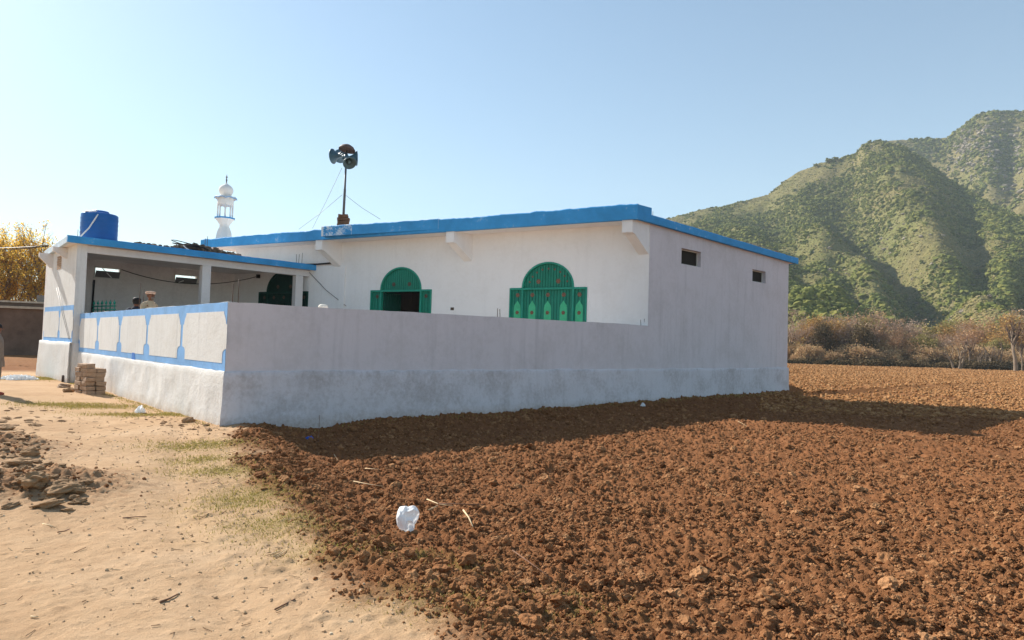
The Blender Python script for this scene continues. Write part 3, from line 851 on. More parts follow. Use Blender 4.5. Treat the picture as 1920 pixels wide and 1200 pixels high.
def make_door(qc, opened, decor, label):
    global M_copper, M_green, M_greenframe
    M_copper = M_copper_b if decor else M_copper_d
    t = .05; f = MB(); top = door_top(qc)
    # frame: posts, lintel, mullions, arch ring
    for a, b_ in ((qc - W2, qc - W2 + t), (qc + W2 - t, qc + W2)): f.fbox(FAC, a, b_, -.12, .025, FLOOR - .05, ZSPR + .03)
    for a in (qc - AR, qc + AR): f.fbox(FAC, a - t * .7, a + t * .7, -.12, .018, FLOOR - .05, ZSPR - .035)
    f.fbox(FAC, qc - W2 + t + .002, qc + W2 - t - .002, -.12, .022, ZSPR - .035, ZSPR + .035)
    N = 28
    for i in range(N):
        w0, w1 = math.pi * i / N, math.pi * (i + 1) / N
        def P(w, k, o): return FAC.pt(qc + math.cos(w) * (AR + k), o, ZSPR + .036 + math.sin(w) * (ARZ - .03 + k))
        f.hexa([P(w0, -.03, .02), P(w1, -.03, .02), P(w1, .03, .02), P(w0, .03, .02), P(w0, -.03, -.12), P(w1, -.03, -.12), P(w1, .03, -.12), P(w0, .03, -.12)])
    d = f.build('arched_door', M_greenframe, hall); d['label'] = label
    a = MB(); strips(a, qc, qc - AR + .03, qc + AR - .03, ZSPR + .036, lambda q: top(q) - .03, -.075, -.05, .105); ap = a.build('arch_panel', M_green, d)
    for s in (-1, 1):
        a = MB(); q0, q1 = sorted((qc + s * (AR + t * .7), qc + s * (W2 - t)))
        strips(a, qc, q0, q1, FLOOR, lambda q: ZSPR - .036, -.075, -.05, .12); a.build('side_panel', M_green, d)
    if not opened:
        a = MB(); strips(a, qc, qc - AR + t * .7, qc - .012, FLOOR, lambda q: ZSPR - .036, -.075, -.05, .12); a.build('door_leaf', M_green, d)
        a = MB(); strips(a, qc, qc + .012, qc + AR - t * .7, FLOOR, lambda q: ZSPR - .036, -.075, -.05, .12); a.build('door_leaf', M_green, d)
    else:                                       # leaf swung inwards on the left jamb
        h = FAC.pt(qc + AR - .06, -.14, 0); dr = (Vector((*FAC.n, 0)) * -1 - Vector((*FAC.d, 0)) * .12).normalized(); w = AR * .95
        LF = Frame((h.x, h.y), (dr.x, dr.y)); a = MB()
        for i in range(8):
            a.fbox(LF, w * i / 8, w * (i + .2) / 8, -.02, .02, FLOOR, ZSPR - .05); a.fbox(LF, w * (i + .2) / 8, w * (i + 1) / 8, -.035, .035, FLOOR, ZSPR - .05)
        a.build('door_leaf', simple('shaded_leaf_paint', (.006, .075, .055), .6), d)  # leaf green darkened, the hall's inner shade put into its colour
    for x in (-.36, .36): rosette(qc + x * AR / .92, ZSPR + .26 * ARZ / .9, .075, d, -.047)
    for k in range(9 if decor else 0):
        w = math.pi * (k + 1) / 10; rosette(qc + math.cos(w) * AR * .78, ZSPR + .04 + math.sin(w) * ARZ * .74, .032, d, -.047)
    xs = [-W2 * .80, W2 * .80] + ([] if opened else [-AR * .62, 0.0, AR * .62])
    for x in xs:
        rosette(qc + x, ZSPR - .21, .068, d, -.047)
        if decor:
            p = MB(); w = .135
            poly = [(-w, -1.6), (w, -1.6), (w, -.66), (w * .85, -.56), (w * .35, -.48), (0, -.40), (-w * .35, -.48), (-w * .85, -.56), (-w, -.66)]
            p.prism([FAC.pt(qc + x + a_, -.047, ZSPR + b_) for a_, b_ in poly], Vector((*FAC.n, 0)) * .006); p.build('pointed_panel', M_leafgreen, d)
            rosette(qc + x, ZSPR - .82, .06, d, -.038)
make_door(dq2, False, True, 'closed green arched door with copper rosettes and pale pointed panels')
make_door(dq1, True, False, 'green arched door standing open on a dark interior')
M_green = simple('shaded_green_paint', (.006, .04, .032), .6, .3); M_greenframe = simple('shaded_green_frame', (.008, .06, .046), .6, .3)  # same door green darkened: porch shade put into the colour
make_door(dq3, False, False, 'green arched door in the porch, shade painted into its colour')
M_greenframe = GF_KEEP; M_green = GR_KEEP

# brackets under the overhang
def bracket(q):
    p = FAC.pt(q, 0, 0); zs = slab_z(p) + .005; m = MB(); od = Vector((-D1.x, -D1.y, 0)); wd = Vector((*FD, 0)) * .34
    prof = [(-.01, .0), (OVER * .93, .0), (OVER * .93, -.40), (OVER * .78, -.44), (.0, -.98), (-.01, -.98)]
    m.prism([p + od * t + Vector((0, 0, zs + dz - (slab_z(p) - slab_z(p + od * t)) * (1 if dz == 0 else .5))) for t, dz in prof], wd)
    return bevel(m.build('bracket', M_facade, hall), .02)
bracket(.02); bracket(fq(886, 470)); bracket(fq(640, 480))
m = MB(); q = fq(648, 520); m.fbox(FAC, q, q + .28, -.02, .055, FLOOR, slab_z(FAC.pt(q, 0, 0)) - .97); m.build('pilaster', M_facade, hall)
q, z = on_wall(848, 579, FAC); m = MB(); m.fbox(FAC, q - .07, q + .07, -.02, .012, z - .05, z + .05); m.fbox(FAC, q - .055, q - .005, .013, .02, z - .035, z + .035); m.fbox(FAC, q + .005, q + .055, .013, .02, z - .035, z + .035)
m.build('switch_box', M_copper, hall)

# side wall with two small windows
wins = []
for u0, v0, u1, v1 in ((1278, 466, 1314, 500), (1411, 505, 1435.5, 531.5)):
    (qa_, za_), (qb_, zb_) = on_wall(u0, v0, SIDE), on_wall(u1, v1, SIDE)
    zt_ = (za_ + on_wall(u1, v0 + (v1 - v0) * .16, SIDE)[1]) / 2
    wins.append((qa_, qb_, (zb_ + on_wall(u0, v1 - 4, SIDE)[1]) / 2, zt_))
stop = lambda q: slab_z(SIDE.pt(q, -.1, 0)) + .03
mb = MB(); wall_with_holes(mb, SIDE, QM, QB, SINK, stop, [(a, b_, z0, (lambda zz: (lambda q: zz))(z1)) for a, b_, z0, z1 in wins], .26)
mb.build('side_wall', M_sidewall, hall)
for a, b_, z0, z1 in wins:
    m = MB(); t = .035
    for x0, x1, y0, y1 in ((a, b_, z1 - t, z1 - .002), (a, b_, z0 + .002, z0 + t), (a + .002, a + t, z0 + t, z1 - t), (b_ - t, b_ - .002, z0 + t, z1 - t)):
        m.fbox(SIDE, x0, x1, -.20, -.13, y0, y1)
    w = m.build('small_window', M_frame, hall)
    m = MB(); m.fbox(SIDE, a + t, b_ - t, -.175, -.165, z0 + t, z1 - t); m.build('dark_sheet', M_opening_dark, w)  # near-black sheet in place of the shade inside the opening
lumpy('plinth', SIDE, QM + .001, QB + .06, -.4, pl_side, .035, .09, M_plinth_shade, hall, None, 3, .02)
# rear and far walls, floor: close the hall
mb = MB()
F1 = FAC.pt(QF, 0, 0); B3 = Vector((Bv.x, Bv.y, 0)); G3 = F1 + Vector((*D1, 0)) * (QB - QM)
def simple_wall(mb, p, q, th=.25, lift=0):
    d = (q - p).normalized(); n_ = Vector((d.y, -d.x, 0)) * th
    pts = [p, q, q + n_, p + n_]
    plan_wall(mb, pts, SINK, [slab_z(k) + .03 for k in pts])
mb2 = MB(); simple_wall(mb2, F1 + Vector((*FD, 0)) * .0 + Vector((*D1, 0)) * .26, G3); mb2.build('far_wall', M_wall, hall)
mb2 = MB(); dd = (B3 - G3).normalized(); simple_wall(mb2, B3 - dd * .05 - Vector((*D1, 0)) * .27 - Vector((*N1, 0)) * .27, G3 - Vector((*D1, 0)) * .27 + dd * .3, -.25); mb2.build('rear_wall', M_wall, hall)
mb = MB(); k = [FAC.pt(.3, -.27, 0), Vector((Bv.x, Bv.y, 0)) - Vector((*N1, 0)) * .3 - Vector((*D1, 0)) * .4, G3 - Vector((*D1, 0)) * .5, FAC.pt(QF - .3, -.27, 0)]
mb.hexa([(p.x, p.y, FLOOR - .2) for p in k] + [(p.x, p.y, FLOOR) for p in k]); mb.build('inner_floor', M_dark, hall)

# ------------------------------------------------------------------ porch
E1 = v2(Cv) - D1 * .19
KQ, _ = on_wall(439, 540, FAC); Kp = FAC.pt(KQ, 0, 0)
# back wall runs from K towards the camera side, parallel to the porch front
BK0 = v2(Kp) - D1 * 7.05
E2 = BK0
ED = (E2 - E1); EL = ED.length
END = Frame(E1, (ED.x, ED.y)); 
if END.n[0] * N2.x + END.n[1] * N2.y < 0: END.n = (-END.n[0], -END.n[1])
PF = Frame(E1, D1, (N1.x, N1.y))
QP = None
for k in range(400):        # where the porch front meets the hall facade
    q = k * .03; p = PF.pt(q, 0, 0)
    if (p.x - FAC.p[0]) * FAC.n[0] + (p.y - FAC.p[1]) * FAC.n[1] < 0: QP = q; break
PO = Frame(v2(E1) + N1 * .30, D1, (N1.x, N1.y))        # porch roof edge
qp0, pz0 = on_wall(127, 440, PO); qp1, pz1 = on_wall(596, 497, PO)
pt_ = lambda q: pz0 + (pz1 - pz0) * (q - qp0) / (qp1 - qp0)
PSL = .20
porch = empty('porch', (E1.x, E1.y, 0), 'open white porch with blue edged flat roof and two square columns', 'building')
fl = at_y(68, 470, BK0.y - .9)
back_off = -((BK0.x - E1.x) * N1.x + (BK0.y - E1.y) * N1.y) + .45
p0 = PO.pt(qp0, 0, 0); p1 = PO.pt(qp1 + .15, 0, 0); p3 = PO.pt(qp0 + .22, -back_off - .30, 0); p2 = PO.pt(qp1 + 2.4, -back_off - .30, 0)
pzb = lambda p: 0
zL = pz0 - .10
tops = [pz0 - .02, pt_(qp1) - .02, pt_(qp1) - .12, zL]
iv = [p0 + Vector((*D1, 0)) * .08 - Vector((*N1, 0)) * .08, p1 - Vector((*N1, 0)) * .08, p2, p3 + Vector((*D1, 0)) * .08]
mb = MB(); mb.hexa([(p.x, p.y, t - PSL) for p, t in zip(iv, tops)] + [(p.x, p.y, t) for p, t in zip(iv, tops)])
proof = mb.build('roof', M_inner, porch)
fascia_strip('front_fascia', PO, qp0, qp1, lambda q: pt_(q) - PSL - .03, pt_, lambda q: 0, .12, M_fascia, proof, .008)
EO = Frame((p0.x, p0.y), (p3.x - p0.x, p3.y - p0.y), (-D1.x, -D1.y))
LE = (p3 - p0).length
fascia_strip('end_fascia', EO, 0.005, LE, lambda q: pz0 - PSL - .03 + (zL - pz0) * q / LE, lambda q: pz0 + .0 + (zL - pz0) * q / LE, lambda q: 0, .10, simple('pale_blue_edge', (.50, .60, .68), .8, .2), proof, .008)
zcl = lambda q: pt_(q) - PSL - .04                       # ceiling height near the front
# beam and columns
mb = MB(); qe = QP - .02
mb.hexa([PF.pt(.02, -.30, zcl(0) - .24), PF.pt(qe, -.30, zcl(qe) - .24), PF.pt(qe, -.02, zcl(qe) - .24), PF.pt(.02, -.02, zcl(0) - .24),
         PF.pt(.02, -.30, zcl(0)), PF.pt(qe, -.30, zcl(qe)), PF.pt(qe, -.02, zcl(qe)), PF.pt(.02, -.02, zcl(0))])
mb.build('beam', M_wall, porch)
for u in (383.5, 558):
    q = on_wall(u, 540, PF, -.15)[0]; m = MB(); m.fbox(PF, q - .16, q + .16, -.305, .0, FLOOR, zcl(q) - .245)
    bevel(m.build('column', M_wall, porch), .012)
# end wall with its blue painted panels
zce = lambda q: pz0 - PSL - .015 + (zL - pz0) * q / EL
mb = MB(); P = [END.pt(0, 0, 0), END.pt(EL, 0, 0), END.pt(EL, -.30, 0), END.pt(0, -.30, 0)]
plan_wall(mb, [(p.x, p.y) for p in P], SINK, [zce(0), zce(EL), zce(EL), zce(0)])
mb.build('end_wall', M_panel, porch)
zep = on_wall(128, 642, END)[1]; zet = on_wall(110, 574, END)[1]
painted(END, porch, .02, EL - .02, lambda q: zep + .01, lambda q: zet, [-.06, EL * .44, EL + .04], .62)
pe = lumpy('plinth', END, -.10, EL + .15, -.5, lambda q: zep, .10, .15, M_plinth, porch, None, 5, .02)
m = MB(); m.hexa([END.pt(-.10, -.34, -.5), END.pt(-.001, -.34, -.5), END.pt(-.001, .09, -.5), END.pt(-.10, .09, -.5), END.pt(-.10, -.34, zep - .01), END.pt(-.001, -.34, zep - .01), END.pt(-.001, .09, zep - .01), END.pt(-.10, .09, zep - .01)])
m.build('plinth', M_plinth, porch)
for u, v, h in ((127, 459, .36), (100, 470, .52)):          # brackets under the end eave
    q, z = on_wall(u, v, END); m = MB(); zt_ = zce(q) - .012
    m.prism([END.pt(q, -.01, zt_), END.pt(q, .42, zt_ + .0), END.pt(q, .42, zt_ - .14), END.pt(q, .06, zt_ - h), END.pt(q, -.01, zt_ - h)], Vector((*END.d, 0)) * .13)
    m.build('bracket', M_wall, porch)
qa_, za_ = on_wall(116, 479, END); qb_, zb_ = on_wall(107, 506, END)
m = MB()
for k in range(6):
    z0 = zb_ + (za_ - zb_) * k / 6
    m.fbox(END, qa_, qb_, -.01, .010 + .004 * (k % 2), z0 + .006, z0 + (za_ - zb_) / 6 - .006)
m.build('bricked_opening', M_sandbrick, porch)
# back wall with two windows
BK = Frame(BK0, D1, (N1.x, N1.y)); LB = 7.06
zbk = lambda q: pt_(min(q, qp1)) - PSL - .09
bw = []
for u0, v0, u1, v1 in ((177, 497, 226, 524), (327, 511, 370, 534)):
    qa_, za_ = on_wall(u0, v0, BK); qb_, zb_ = on_wall(u1, v1, BK); bw.append((qa_, qb_, zb_ - .02, za_ - .04))
mb = MB(); wall_with_holes(mb, BK, .0, LB, SINK, zbk, [(a, b_, z0, (lambda zz: (lambda q: zz))(z1)) for a, b_, z0, z1 in bw], .22)
mb.build('back_wall', M_inner, porch)
for i, (a, b_, z0, z1) in enumerate(bw):
    m = MB(); t = .045
    for x0, x1, y0, y1 in ((a + .002, a + t, z0 + t, z1 - t), (b_ - t, b_ - .002, z0 + t, z1 - t), (a + .002, b_ - .002, z0 + .002, z0 + t), (a + .002, b_ - .002, z1 - t, z1 - .002)):
        m.fbox(BK, x0, x1, -.18, .012, y0, y1)
    w = m.build('window', M_frame, porch)
    m = MB(); H = (z1 - z0) * .64                 # sash tipped inwards
    m.hexa([BK.pt(a + t, -.03, z0 + t), BK.pt(b_ - t, -.03, z0 + t), BK.pt(b_ - t, -.05, z0 + t), BK.pt(a + t, -.05, z0 + t),
            BK.pt(a + t, .12, z0 + H), BK.pt(b_ - t, .12, z0 + H), BK.pt(b_ - t, .10, z0 + H), BK.pt(a + t, .10, z0 + H)])
    m.build('sash', simple('sash_grey', (.16, .155, .16), .5, .2), w)
    m = MB(); m.tube([BK.pt(a + (.3 if i == 0 else .45) * (b_ - a), .0, z1 - .06 if i == 0 else z0 + H * .62), BK.pt(a + (.62 if i == 0 else .15) * (b_ - a), .14, z0 + .05)], .018, 6); m.build('stay', M_whitepipe, w)
mb = MB(); m = mb
# conduit end, cables, pipe
q, z = on_wall(632, 493, FAC); q2, z2 = on_wall(566, 493, FAC)
m = MB(); m.tube([FAC.pt(q, .06, z + .05), FAC.pt(q, .08, z), FAC.pt((q + q2) / 2, .08, z - .03), FAC.pt(q2, .08, z - .02)], .035, 8); m.build('wall_pipe', M_black, hall)
m = MB(); p = PO.pt(qp1 + .02, -.12, pt_(qp1) - .13); m.tube([p, p + Vector((*D1, 0)) * .22, p + Vector((*D1, 0)) * .25 + Vector((.05, 0, -.03))], .085, 12); m.build('spout', M_whitepipe, proof)
m = MB(); a_ = FAC.pt(*[fq(577, 507)], .03, on_wall(577, 507, FAC)[1]); b_ = FAC.pt(fq(650, 574), .03, on_wall(650, 574, FAC)[1])
m.tube([a_, a_.lerp(b_, .5) + Vector((0, 0, -.10)), b_], .013, 6); m.build('wall_cable', M_wire, hall)
m = MB(); s0 = BK.pt(bw[0][1], .06, bw[0][3] - .05); s1 = PF.pt(QP - .35, -1.55, 0); q, z = on_wall(484, 518, FAC, .1); s1 = FAC.pt(q, .1, z)
pts = [s0.lerp(s1, k / 12) - Vector((0, 0, .45 * 4 * (k / 12) * (1 - k / 12))) for k in range(13)]
m.tube(pts, .016, 6); m.box(s1, (.14, .10, .16)); m.build('hanging_cable', M_black, porch)
q, z = on_wall(176, 525, BK); m = MB(); m.tube([BK.pt(q, .05, z), BK.pt(q - .01, .05, z - .9), BK.pt(q - .03, .05, FLOOR)], .035, 8); m.build('drain_pipe', M_black, porch)
for k, (u0, v0, u1, v1) in enumerate(((110, 538, 134, 640), (107, 540, 131, 636))):
    (a0, z0), (a1, z1) = on_wall(u0, v0, END), on_wall(u1, v1, END)
    m = MB(); m.tube([END.pt(a0, .02, z0), END.pt((a0 + a1) / 2, .03, (z0 + z1) / 2 - .03), END.pt(a1, .03, z1)], .006, 5); m.build('wall_wire', M_wire, porch)

# courtyard floor
mb = MB(); pts = [inner, v2(SIDE.pt(QM - .02, -TH, 0)), v2(FAC.pt(KQ, .0, 0)), BK0 + N1 * .01, v2(END.pt(EL - .05, -.30, 0)), v2(END.pt(0, -.30, 0)), v2(FRONT.pt(QC, -TH, 0))]
mb.prism([(p.x, p.y, FLOOR - .3) for p in pts], (0, 0, .3)); mb.build('courtyard_floor', M_floor)['kind'] = 'structure'

# ------------------------------------------------------------------ things on the roofs
def roof_top(p): return slab_z(p) + SLAB
# water tank
q, _ = on_wall(185, 447, PF, -.75); c = PF.pt(q, -.75, 0); tz = pt_(q) - .04
tank = empty('water_tank', (c.x, c.y, tz), 'blue plastic water tank standing on the porch roof', 'tank')
rt = 30 * c.y / F * 1.03
h_t = (447 - 396) * c.y / F * 1.05
m = MB(); prof = [(.001, 0), (rt * .97, 0), (rt, .03)]
for k in range(1, 6):
    z = h_t * k / 6; prof += [(rt, z - .035), (rt * 1.012, z - .012), (rt * 1.012, z + .012), (rt, z + .035)]
prof += [(rt, h_t - .05), (rt * .985, h_t - .005), (rt * .93, h_t + .015), (rt * .60, h_t + .05), (rt * .48, h_t + .06)]
m.lathe(prof, 40, (c.x, c.y, tz)); m.build('tank_body', M_tank, tank)
m = MB(); m.lathe([(rt * .5, h_t + .03), (rt * .5, h_t + .11), (rt * .44, h_t + .13), (.001, h_t + .135)], 28, (c.x, c.y, tz)); m.build('lid', M_tank, tank)
vd = Vector((-c.x, -c.y, 0)).normalized(); sd = Vector((-vd.y, vd.x, 0))
m = MB(); base = Vector((c.x, c.y, tz))
m.tube([base + vd * (rt * 1.02) + sd * (-rt * .1) + Vector((0, 0, h_t * .93)), base + vd * (rt * 1.08) + sd * (-rt * .2) + Vector((0, 0, h_t * .80)), base + vd * (rt * 1.12) + sd * (-rt * .52) + Vector((0, 0, h_t * .42)), base + vd * (rt * 1.1) + sd * (-rt * 1.0) + Vector((0, 0, .04)), base + vd * rt * .9 + sd * (-rt * 1.25) + Vector((0, 0, .02))], .024, 8); m.build('hose', M_whitepipe, tank)
m = MB(); m.tube([base + vd * rt * .55 + sd * (-rt * .75) + Vector((0, 0, h_t + .03)), base + vd * rt * .75 + sd * (-rt * .25) + Vector((0, 0, h_t + .03)), base + vd * rt * .72 + sd * (-rt * .18) + Vector((0, 0, h_t + .10))], .035, 8); m.build('pipe', M_whitepipe, tank)
for u in (146, 152):
    q = on_wall(u, 440, PF, -.3)[0]; rebars([PF.pt(q, -.3, pt_(q) - .03)], .36 + random.uniform(-.05, .05), porch)
for u, h in ((384, .58), (388, .64)):
    q = on_wall(u, 470, PF, -.05)[0]; rebars([PF.pt(q, -.05, pt_(q) - .03)], h, porch)
for u, h in ((556, .42), (560, .46), (566, .52)):
    q = on_wall(u, 488, PF, -.05)[0]; rebars([PF.pt(q, -.05, pt_(q) - .03)], h, porch)
# rubble heap and coil of hose on the porch roof
rr = np.random.default_rng(3); P = []; Sz = []
for u, hh, n in ((262, .05, 3), (275, .10, 3), (285, .05, 2), (308, .06, 3), (335, .16, 8), (345, .20, 10), (356, .26, 14), (366, .30, 16), (376, .32, 16), (386, .28, 14), (396, .22, 12), (404, .19, 10), (412, .17, 10), (421, .15, 10), (430, .12, 8), (440, .08, 5), (447, .07, 3)):
    for k in range(int(n * 1.8)):
        q = on_wall(u + rr.uniform(-7, 7), 470, PF, -.35)[0]; o = -.15 - rr.uniform(0, .55)
        p = PF.pt(q, o, pt_(q) - .02 - o * .12 + rr.uniform(0, 1) ** .8 * hh * .75); P.append(tuple(p)); Sz.append(rr.uniform(.05, .115))
rubble = scatter('roof_rubble', np.array(P), np.array(Sz), [lump(2, 200 + i, .4, 1.5) for i in range(6)], M_rubble, (.45, .9))
tag(rubble, 'heap of dark stones and scraps on the porch roof', 'rubble', kind='stuff')
q = on_wall(356, 462, PF, -.25)[0]; cc = PF.pt(q, -.40, pt_(q) + .14)
m = MB()
for k in range(3):
    rad = .40 + .06 * k; tl = Matrix.Rotation(.05 + .07 * k, 3, 'Y') @ Matrix.Rotation(.12 - .1 * k, 3, 'X') @ Matrix.Rotation(.25 * k, 3, 'Z')
    m.tube([cc + Vector((.04 * k, 0, .06 + .02 * k)) + tl @ Vector((math.cos(a) * rad * 1.3, math.sin(a) * rad * .8, 0)) for a in [i * .21 for i in range(31)]], .016, 6)
tag(m.build('hose_coil', M_black), 'loose coil of black hose on the porch roof rubble', 'hose')
m = MB(); q0 = on_wall(344, 460, PF, .0)[0]; q1 = on_wall(368, 470, PF, .0)[0]
m.tube([PF.pt(q0, -.02, pt_(q0) + .16), PF.pt(q0 + .1, .02, pt_(q0) + .06), PF.pt((q0 + q1) / 2, .05, pt_(q0) + .0), PF.pt(q1, .06, pt_(q1) - .02)], .018, 6)
tag(m.build('white_pipe', M_whitepipe), 'bent white pipe lying over the porch roof edge', 'pipe')

# minaret
q, _ = on_wall(420, 443, EDGE, -.7); c = EDGE.pt(q, -.7, 0); mz = roof_top(c)
mi = empty('minaret', (c.x, c.y, mz), 'small white minaret with onion dome on the hall roof', 'minaret')
k = c.y / F; zz = lambda v: 1.6 + (on_wall(424, v, EDGE, -.7)[1] - 1.6)
def zr(v): return on_wall(424, v, EDGE, -.7)[1]
m = MB(); m.lathe([(.40, mz - .05), (.40, mz + .06), (.33, zr(437)), (.25, zr(428)), (.22, zr(426)), (.22, zr(422)), (.28, zr(418)), (.40, zr(411.5)), (.44, zr(411))], 8, (c.x, c.y, 0), smooth=False, close=True); m.build('pedestal', M_min, mi)
m = MB(); m.lathe([(.43, zr(411)), (.46, zr(410.4)), (.46, zr(408.6)), (.40, zr(408))], 8, (c.x, c.y, 0), smooth=False, close=True); m.build('balcony_slab', M_fascia, mi)
for i in range(8):
    w = math.pi / 8 + i * math.pi / 4; p = Vector((c.x + .31 * math.cos(w), c.y + .31 * math.sin(w), 0)); m = MB()
    m.tube([p + Vector((0, 0, zr(408.3))), p + Vector((0, 0, zr(383)))], .035, 8); m.build('post', M_min, mi)
m = MB(); m.lathe([(.34, zr(385)), (.345, zr(383)), (.345, zr(371)), (.30, zr(370))], 24, (c.x, c.y, 0), close=True)
for i in range(8):         # arch heads between the posts
    w0 = math.pi / 8 + i * math.pi / 4
    for s in range(6):
        a0, a1 = w0 + s * math.pi / 24, w0 + (s + 1) * math.pi / 24
        f = lambda t: zr(385) - .13 * abs(2 * t - 1) ** 3
        pts = [(a0, f(s / 6)), (a1, f((s + 1) / 6)), (a1, zr(384)), (a0, zr(384))]
        m.prism([(c.x + .30 * math.cos(a), c.y + .30 * math.sin(a), z) for a, z in pts], (.02 * math.cos(a0), .02 * math.sin(a0), 0))
m.build('lantern_ring', M_min, mi)
m = MB(); V = []; n = 48          # scalloped eave
for j, (r_, dz) in enumerate(((.28, .03), (.36, .02), (.43, -.02), (.47, -.08), (.465, -.10), (.42, -.05), (.34, -.01))):
    for i in range(n):
        w = 2 * math.pi * i / n; sc = abs(math.cos(4 * w))
        V.append((c.x + r_ * math.cos(w), c.y + r_ * math.sin(w), zr(370) + dz + (.05 * sc if j in (2, 3, 4, 5) else 0)))
m.add(V, [(j * n + i, j * n + (i + 1) % n, (j + 1) * n + (i + 1) % n, (j + 1) * n + i) for j in range(6) for i in range(n)], 0, True)
ev = m.build('scalloped_eave', M_min, mi)
m = MB(); m.tube([Vector((c.x + .468 * math.cos(2 * math.pi * i / n), c.y + .468 * math.sin(2 * math.pi * i / n), zr(370) - .085 + .05 * abs(math.cos(8 * math.pi * i / n)))) for i in range(n + 1)], .015, 6); m.build('blue_rim', M_fascia, ev)
zb_, zt_ = zr(369), zr(345); H = zt_ - zb_
m = MB(); m.lathe([(.20, zb_), (.20, zb_ + .08 * H), (.255, zb_ + .2 * H), (.30, zb_ + .42 * H), (.305, zb_ + .55 * H), (.27, zb_ + .72 * H), (.19, zb_ + .86 * H), (.10, zb_ + .95 * H), (.04, zb_ + 1.03 * H), (.035, zb_ + 1.1 * H)], 28, (c.x, c.y, 0)); m.build('dome', M_min, mi)
m = MB(); m.lathe([(.07, zr(345.5)), (.03, zr(344)), (.022, zr(339)), (.045, zr(337.5)), (.02, zr(336)), (.018, zr(334)), (.05, zr(332.5)), (.02, zr(331)), (.004, zr(327))], 12, (c.x, c.y, 0)); m.build('finial', M_steel, mi)

# loudspeaker mast
q, _ = on_wall(643, 421, EDGE, -.35); c = EDGE.pt(q, -.35, 0); mz = roof_top(c) + .12
mast = empty('loudspeaker_mast', (c.x, c.y, mz), 'thin pole with four grey horn loudspeakers under a rusty bowl on the hall roof', 'loudspeakers')
def zm(v): return on_wall(645, v, EDGE, -.35)[1]
m = MB(); H = zm(403) - mz
for k in range(6):
    for s in range(2):
        m.box((c.x + (.11 if s else -.11) + random.uniform(-.02, .02), c.y + random.uniform(-.02, .02), mz - .1 + (H + .1) * (k + .5) / 6), (.21 + random.uniform(-.02, .04), .36, (H + .1) / 6 - .008), Matrix.Rotation(.2 + random.uniform(-.08, .08), 3, 'Z'), 0, .012)
m.build('brick_base', M_brick, mast)
lean = Vector((.03, 0, 0)); top = Vector((c.x + .03, c.y, zm(283)))
m = MB(); m.tube([Vector((c.x, c.y, mz)), Vector((c.x + .02, c.y, zm(355))), Vector((c.x + .02, c.y, zm(354))), top], [.05, .05, .042, .036], 10); m.build('pole', M_steel, mast)
def horn(center, dirv, r=.29, L=.42):
    d = Vector(dirv).normalized(); rot = Vector((0, 0, 1)).rotation_difference(d).to_matrix()
    m = MB(); prof = []
    for i in range(11):
        t = i / 10; prof.append((.07 + (r - .07) * t ** 2.1, L * t))
    m.lathe([(.001, -.20), (.085, -.20), (.10, -.17), (.10, -.05), (.07, 0)] + prof[1:] + [(r + .012, L + .004), (r + .012, L + .02), (r - .004, L + .02)], 28, center, rot)
    o = m.build('horn', M_horn, mast)
    m = MB(); m.lathe([(r - .006, L + .016)] + [(max(.004, a - .012), z) for a, z in prof[::-1]] + [(.001, 0)], 28, center, rot)
    m.lathe([(.001, .30), (.06, .29), (.075, .24), (.05, .08)], 16, center, rot); m.build('horn_mouth', M_hornin, o)
    m = MB(); m.tube([Vector(center) + rot @ Vector((0, 0, .05)), Vector((top.x, top.y, center[2] - .12)), Vector((top.x, top.y, center[2] - .2))], .018, 6); m.build('horn_bracket', M_iron, o)
pz = lambda u, v, o=-.35: EDGE.pt(on_wall(u, v, EDGE, o)[0], o, on_wall(u, v, EDGE, o)[1])
horn(pz(640, 292), (-.95, .25, -.02), .29, .36)
horn(pz(640.5, 290, -.62), (-.35, .9, .10), .27, .40)
horn(pz(651, 296), (.93, .32, .06), .29, .36)
horn(pz(651, 297, -.2), (.42, -.55, -.62), .26, .34)
rc = .335; m = MB(); cc = pz(650.5, 282)
rotc = Matrix.Rotation(.16, 3, 'Y') @ Matrix.Rotation(-.12, 3, 'X')
m.lathe([(.001, .24), (rc * .35, .225), (rc * .7, .16), (rc * .93, .07), (rc, .0), (rc * .97, .0), (rc * .88, .06), (rc * .6, .14), (.001, .20)], 28, cc, rotc); bowl = m.build('bowl_cover', M_cap, mast)
for s in (-.05, .02, .09):
    m = MB(); m.tube([cc + Vector((s, 0, .18)), top + Vector((s * .5, 0, -.15))], .008, 5); m.build('bowl_wire', M_wire, bowl)
for (u0, v0, u1, v1, o1) in ((642, 365, 560, 430, -.25), (641, 315, 586, 428, -1.2), (648, 366, 713, 411, -.25)):
    a_ = pz(u0, v0); b_ = pz(u1, v1, o1); m = MB(); m.tube([a_, a_.lerp(b_, .5) - Vector((0, 0, .05)), b_], .0075, 5); m.build('guy_wire', M_wire, mast)
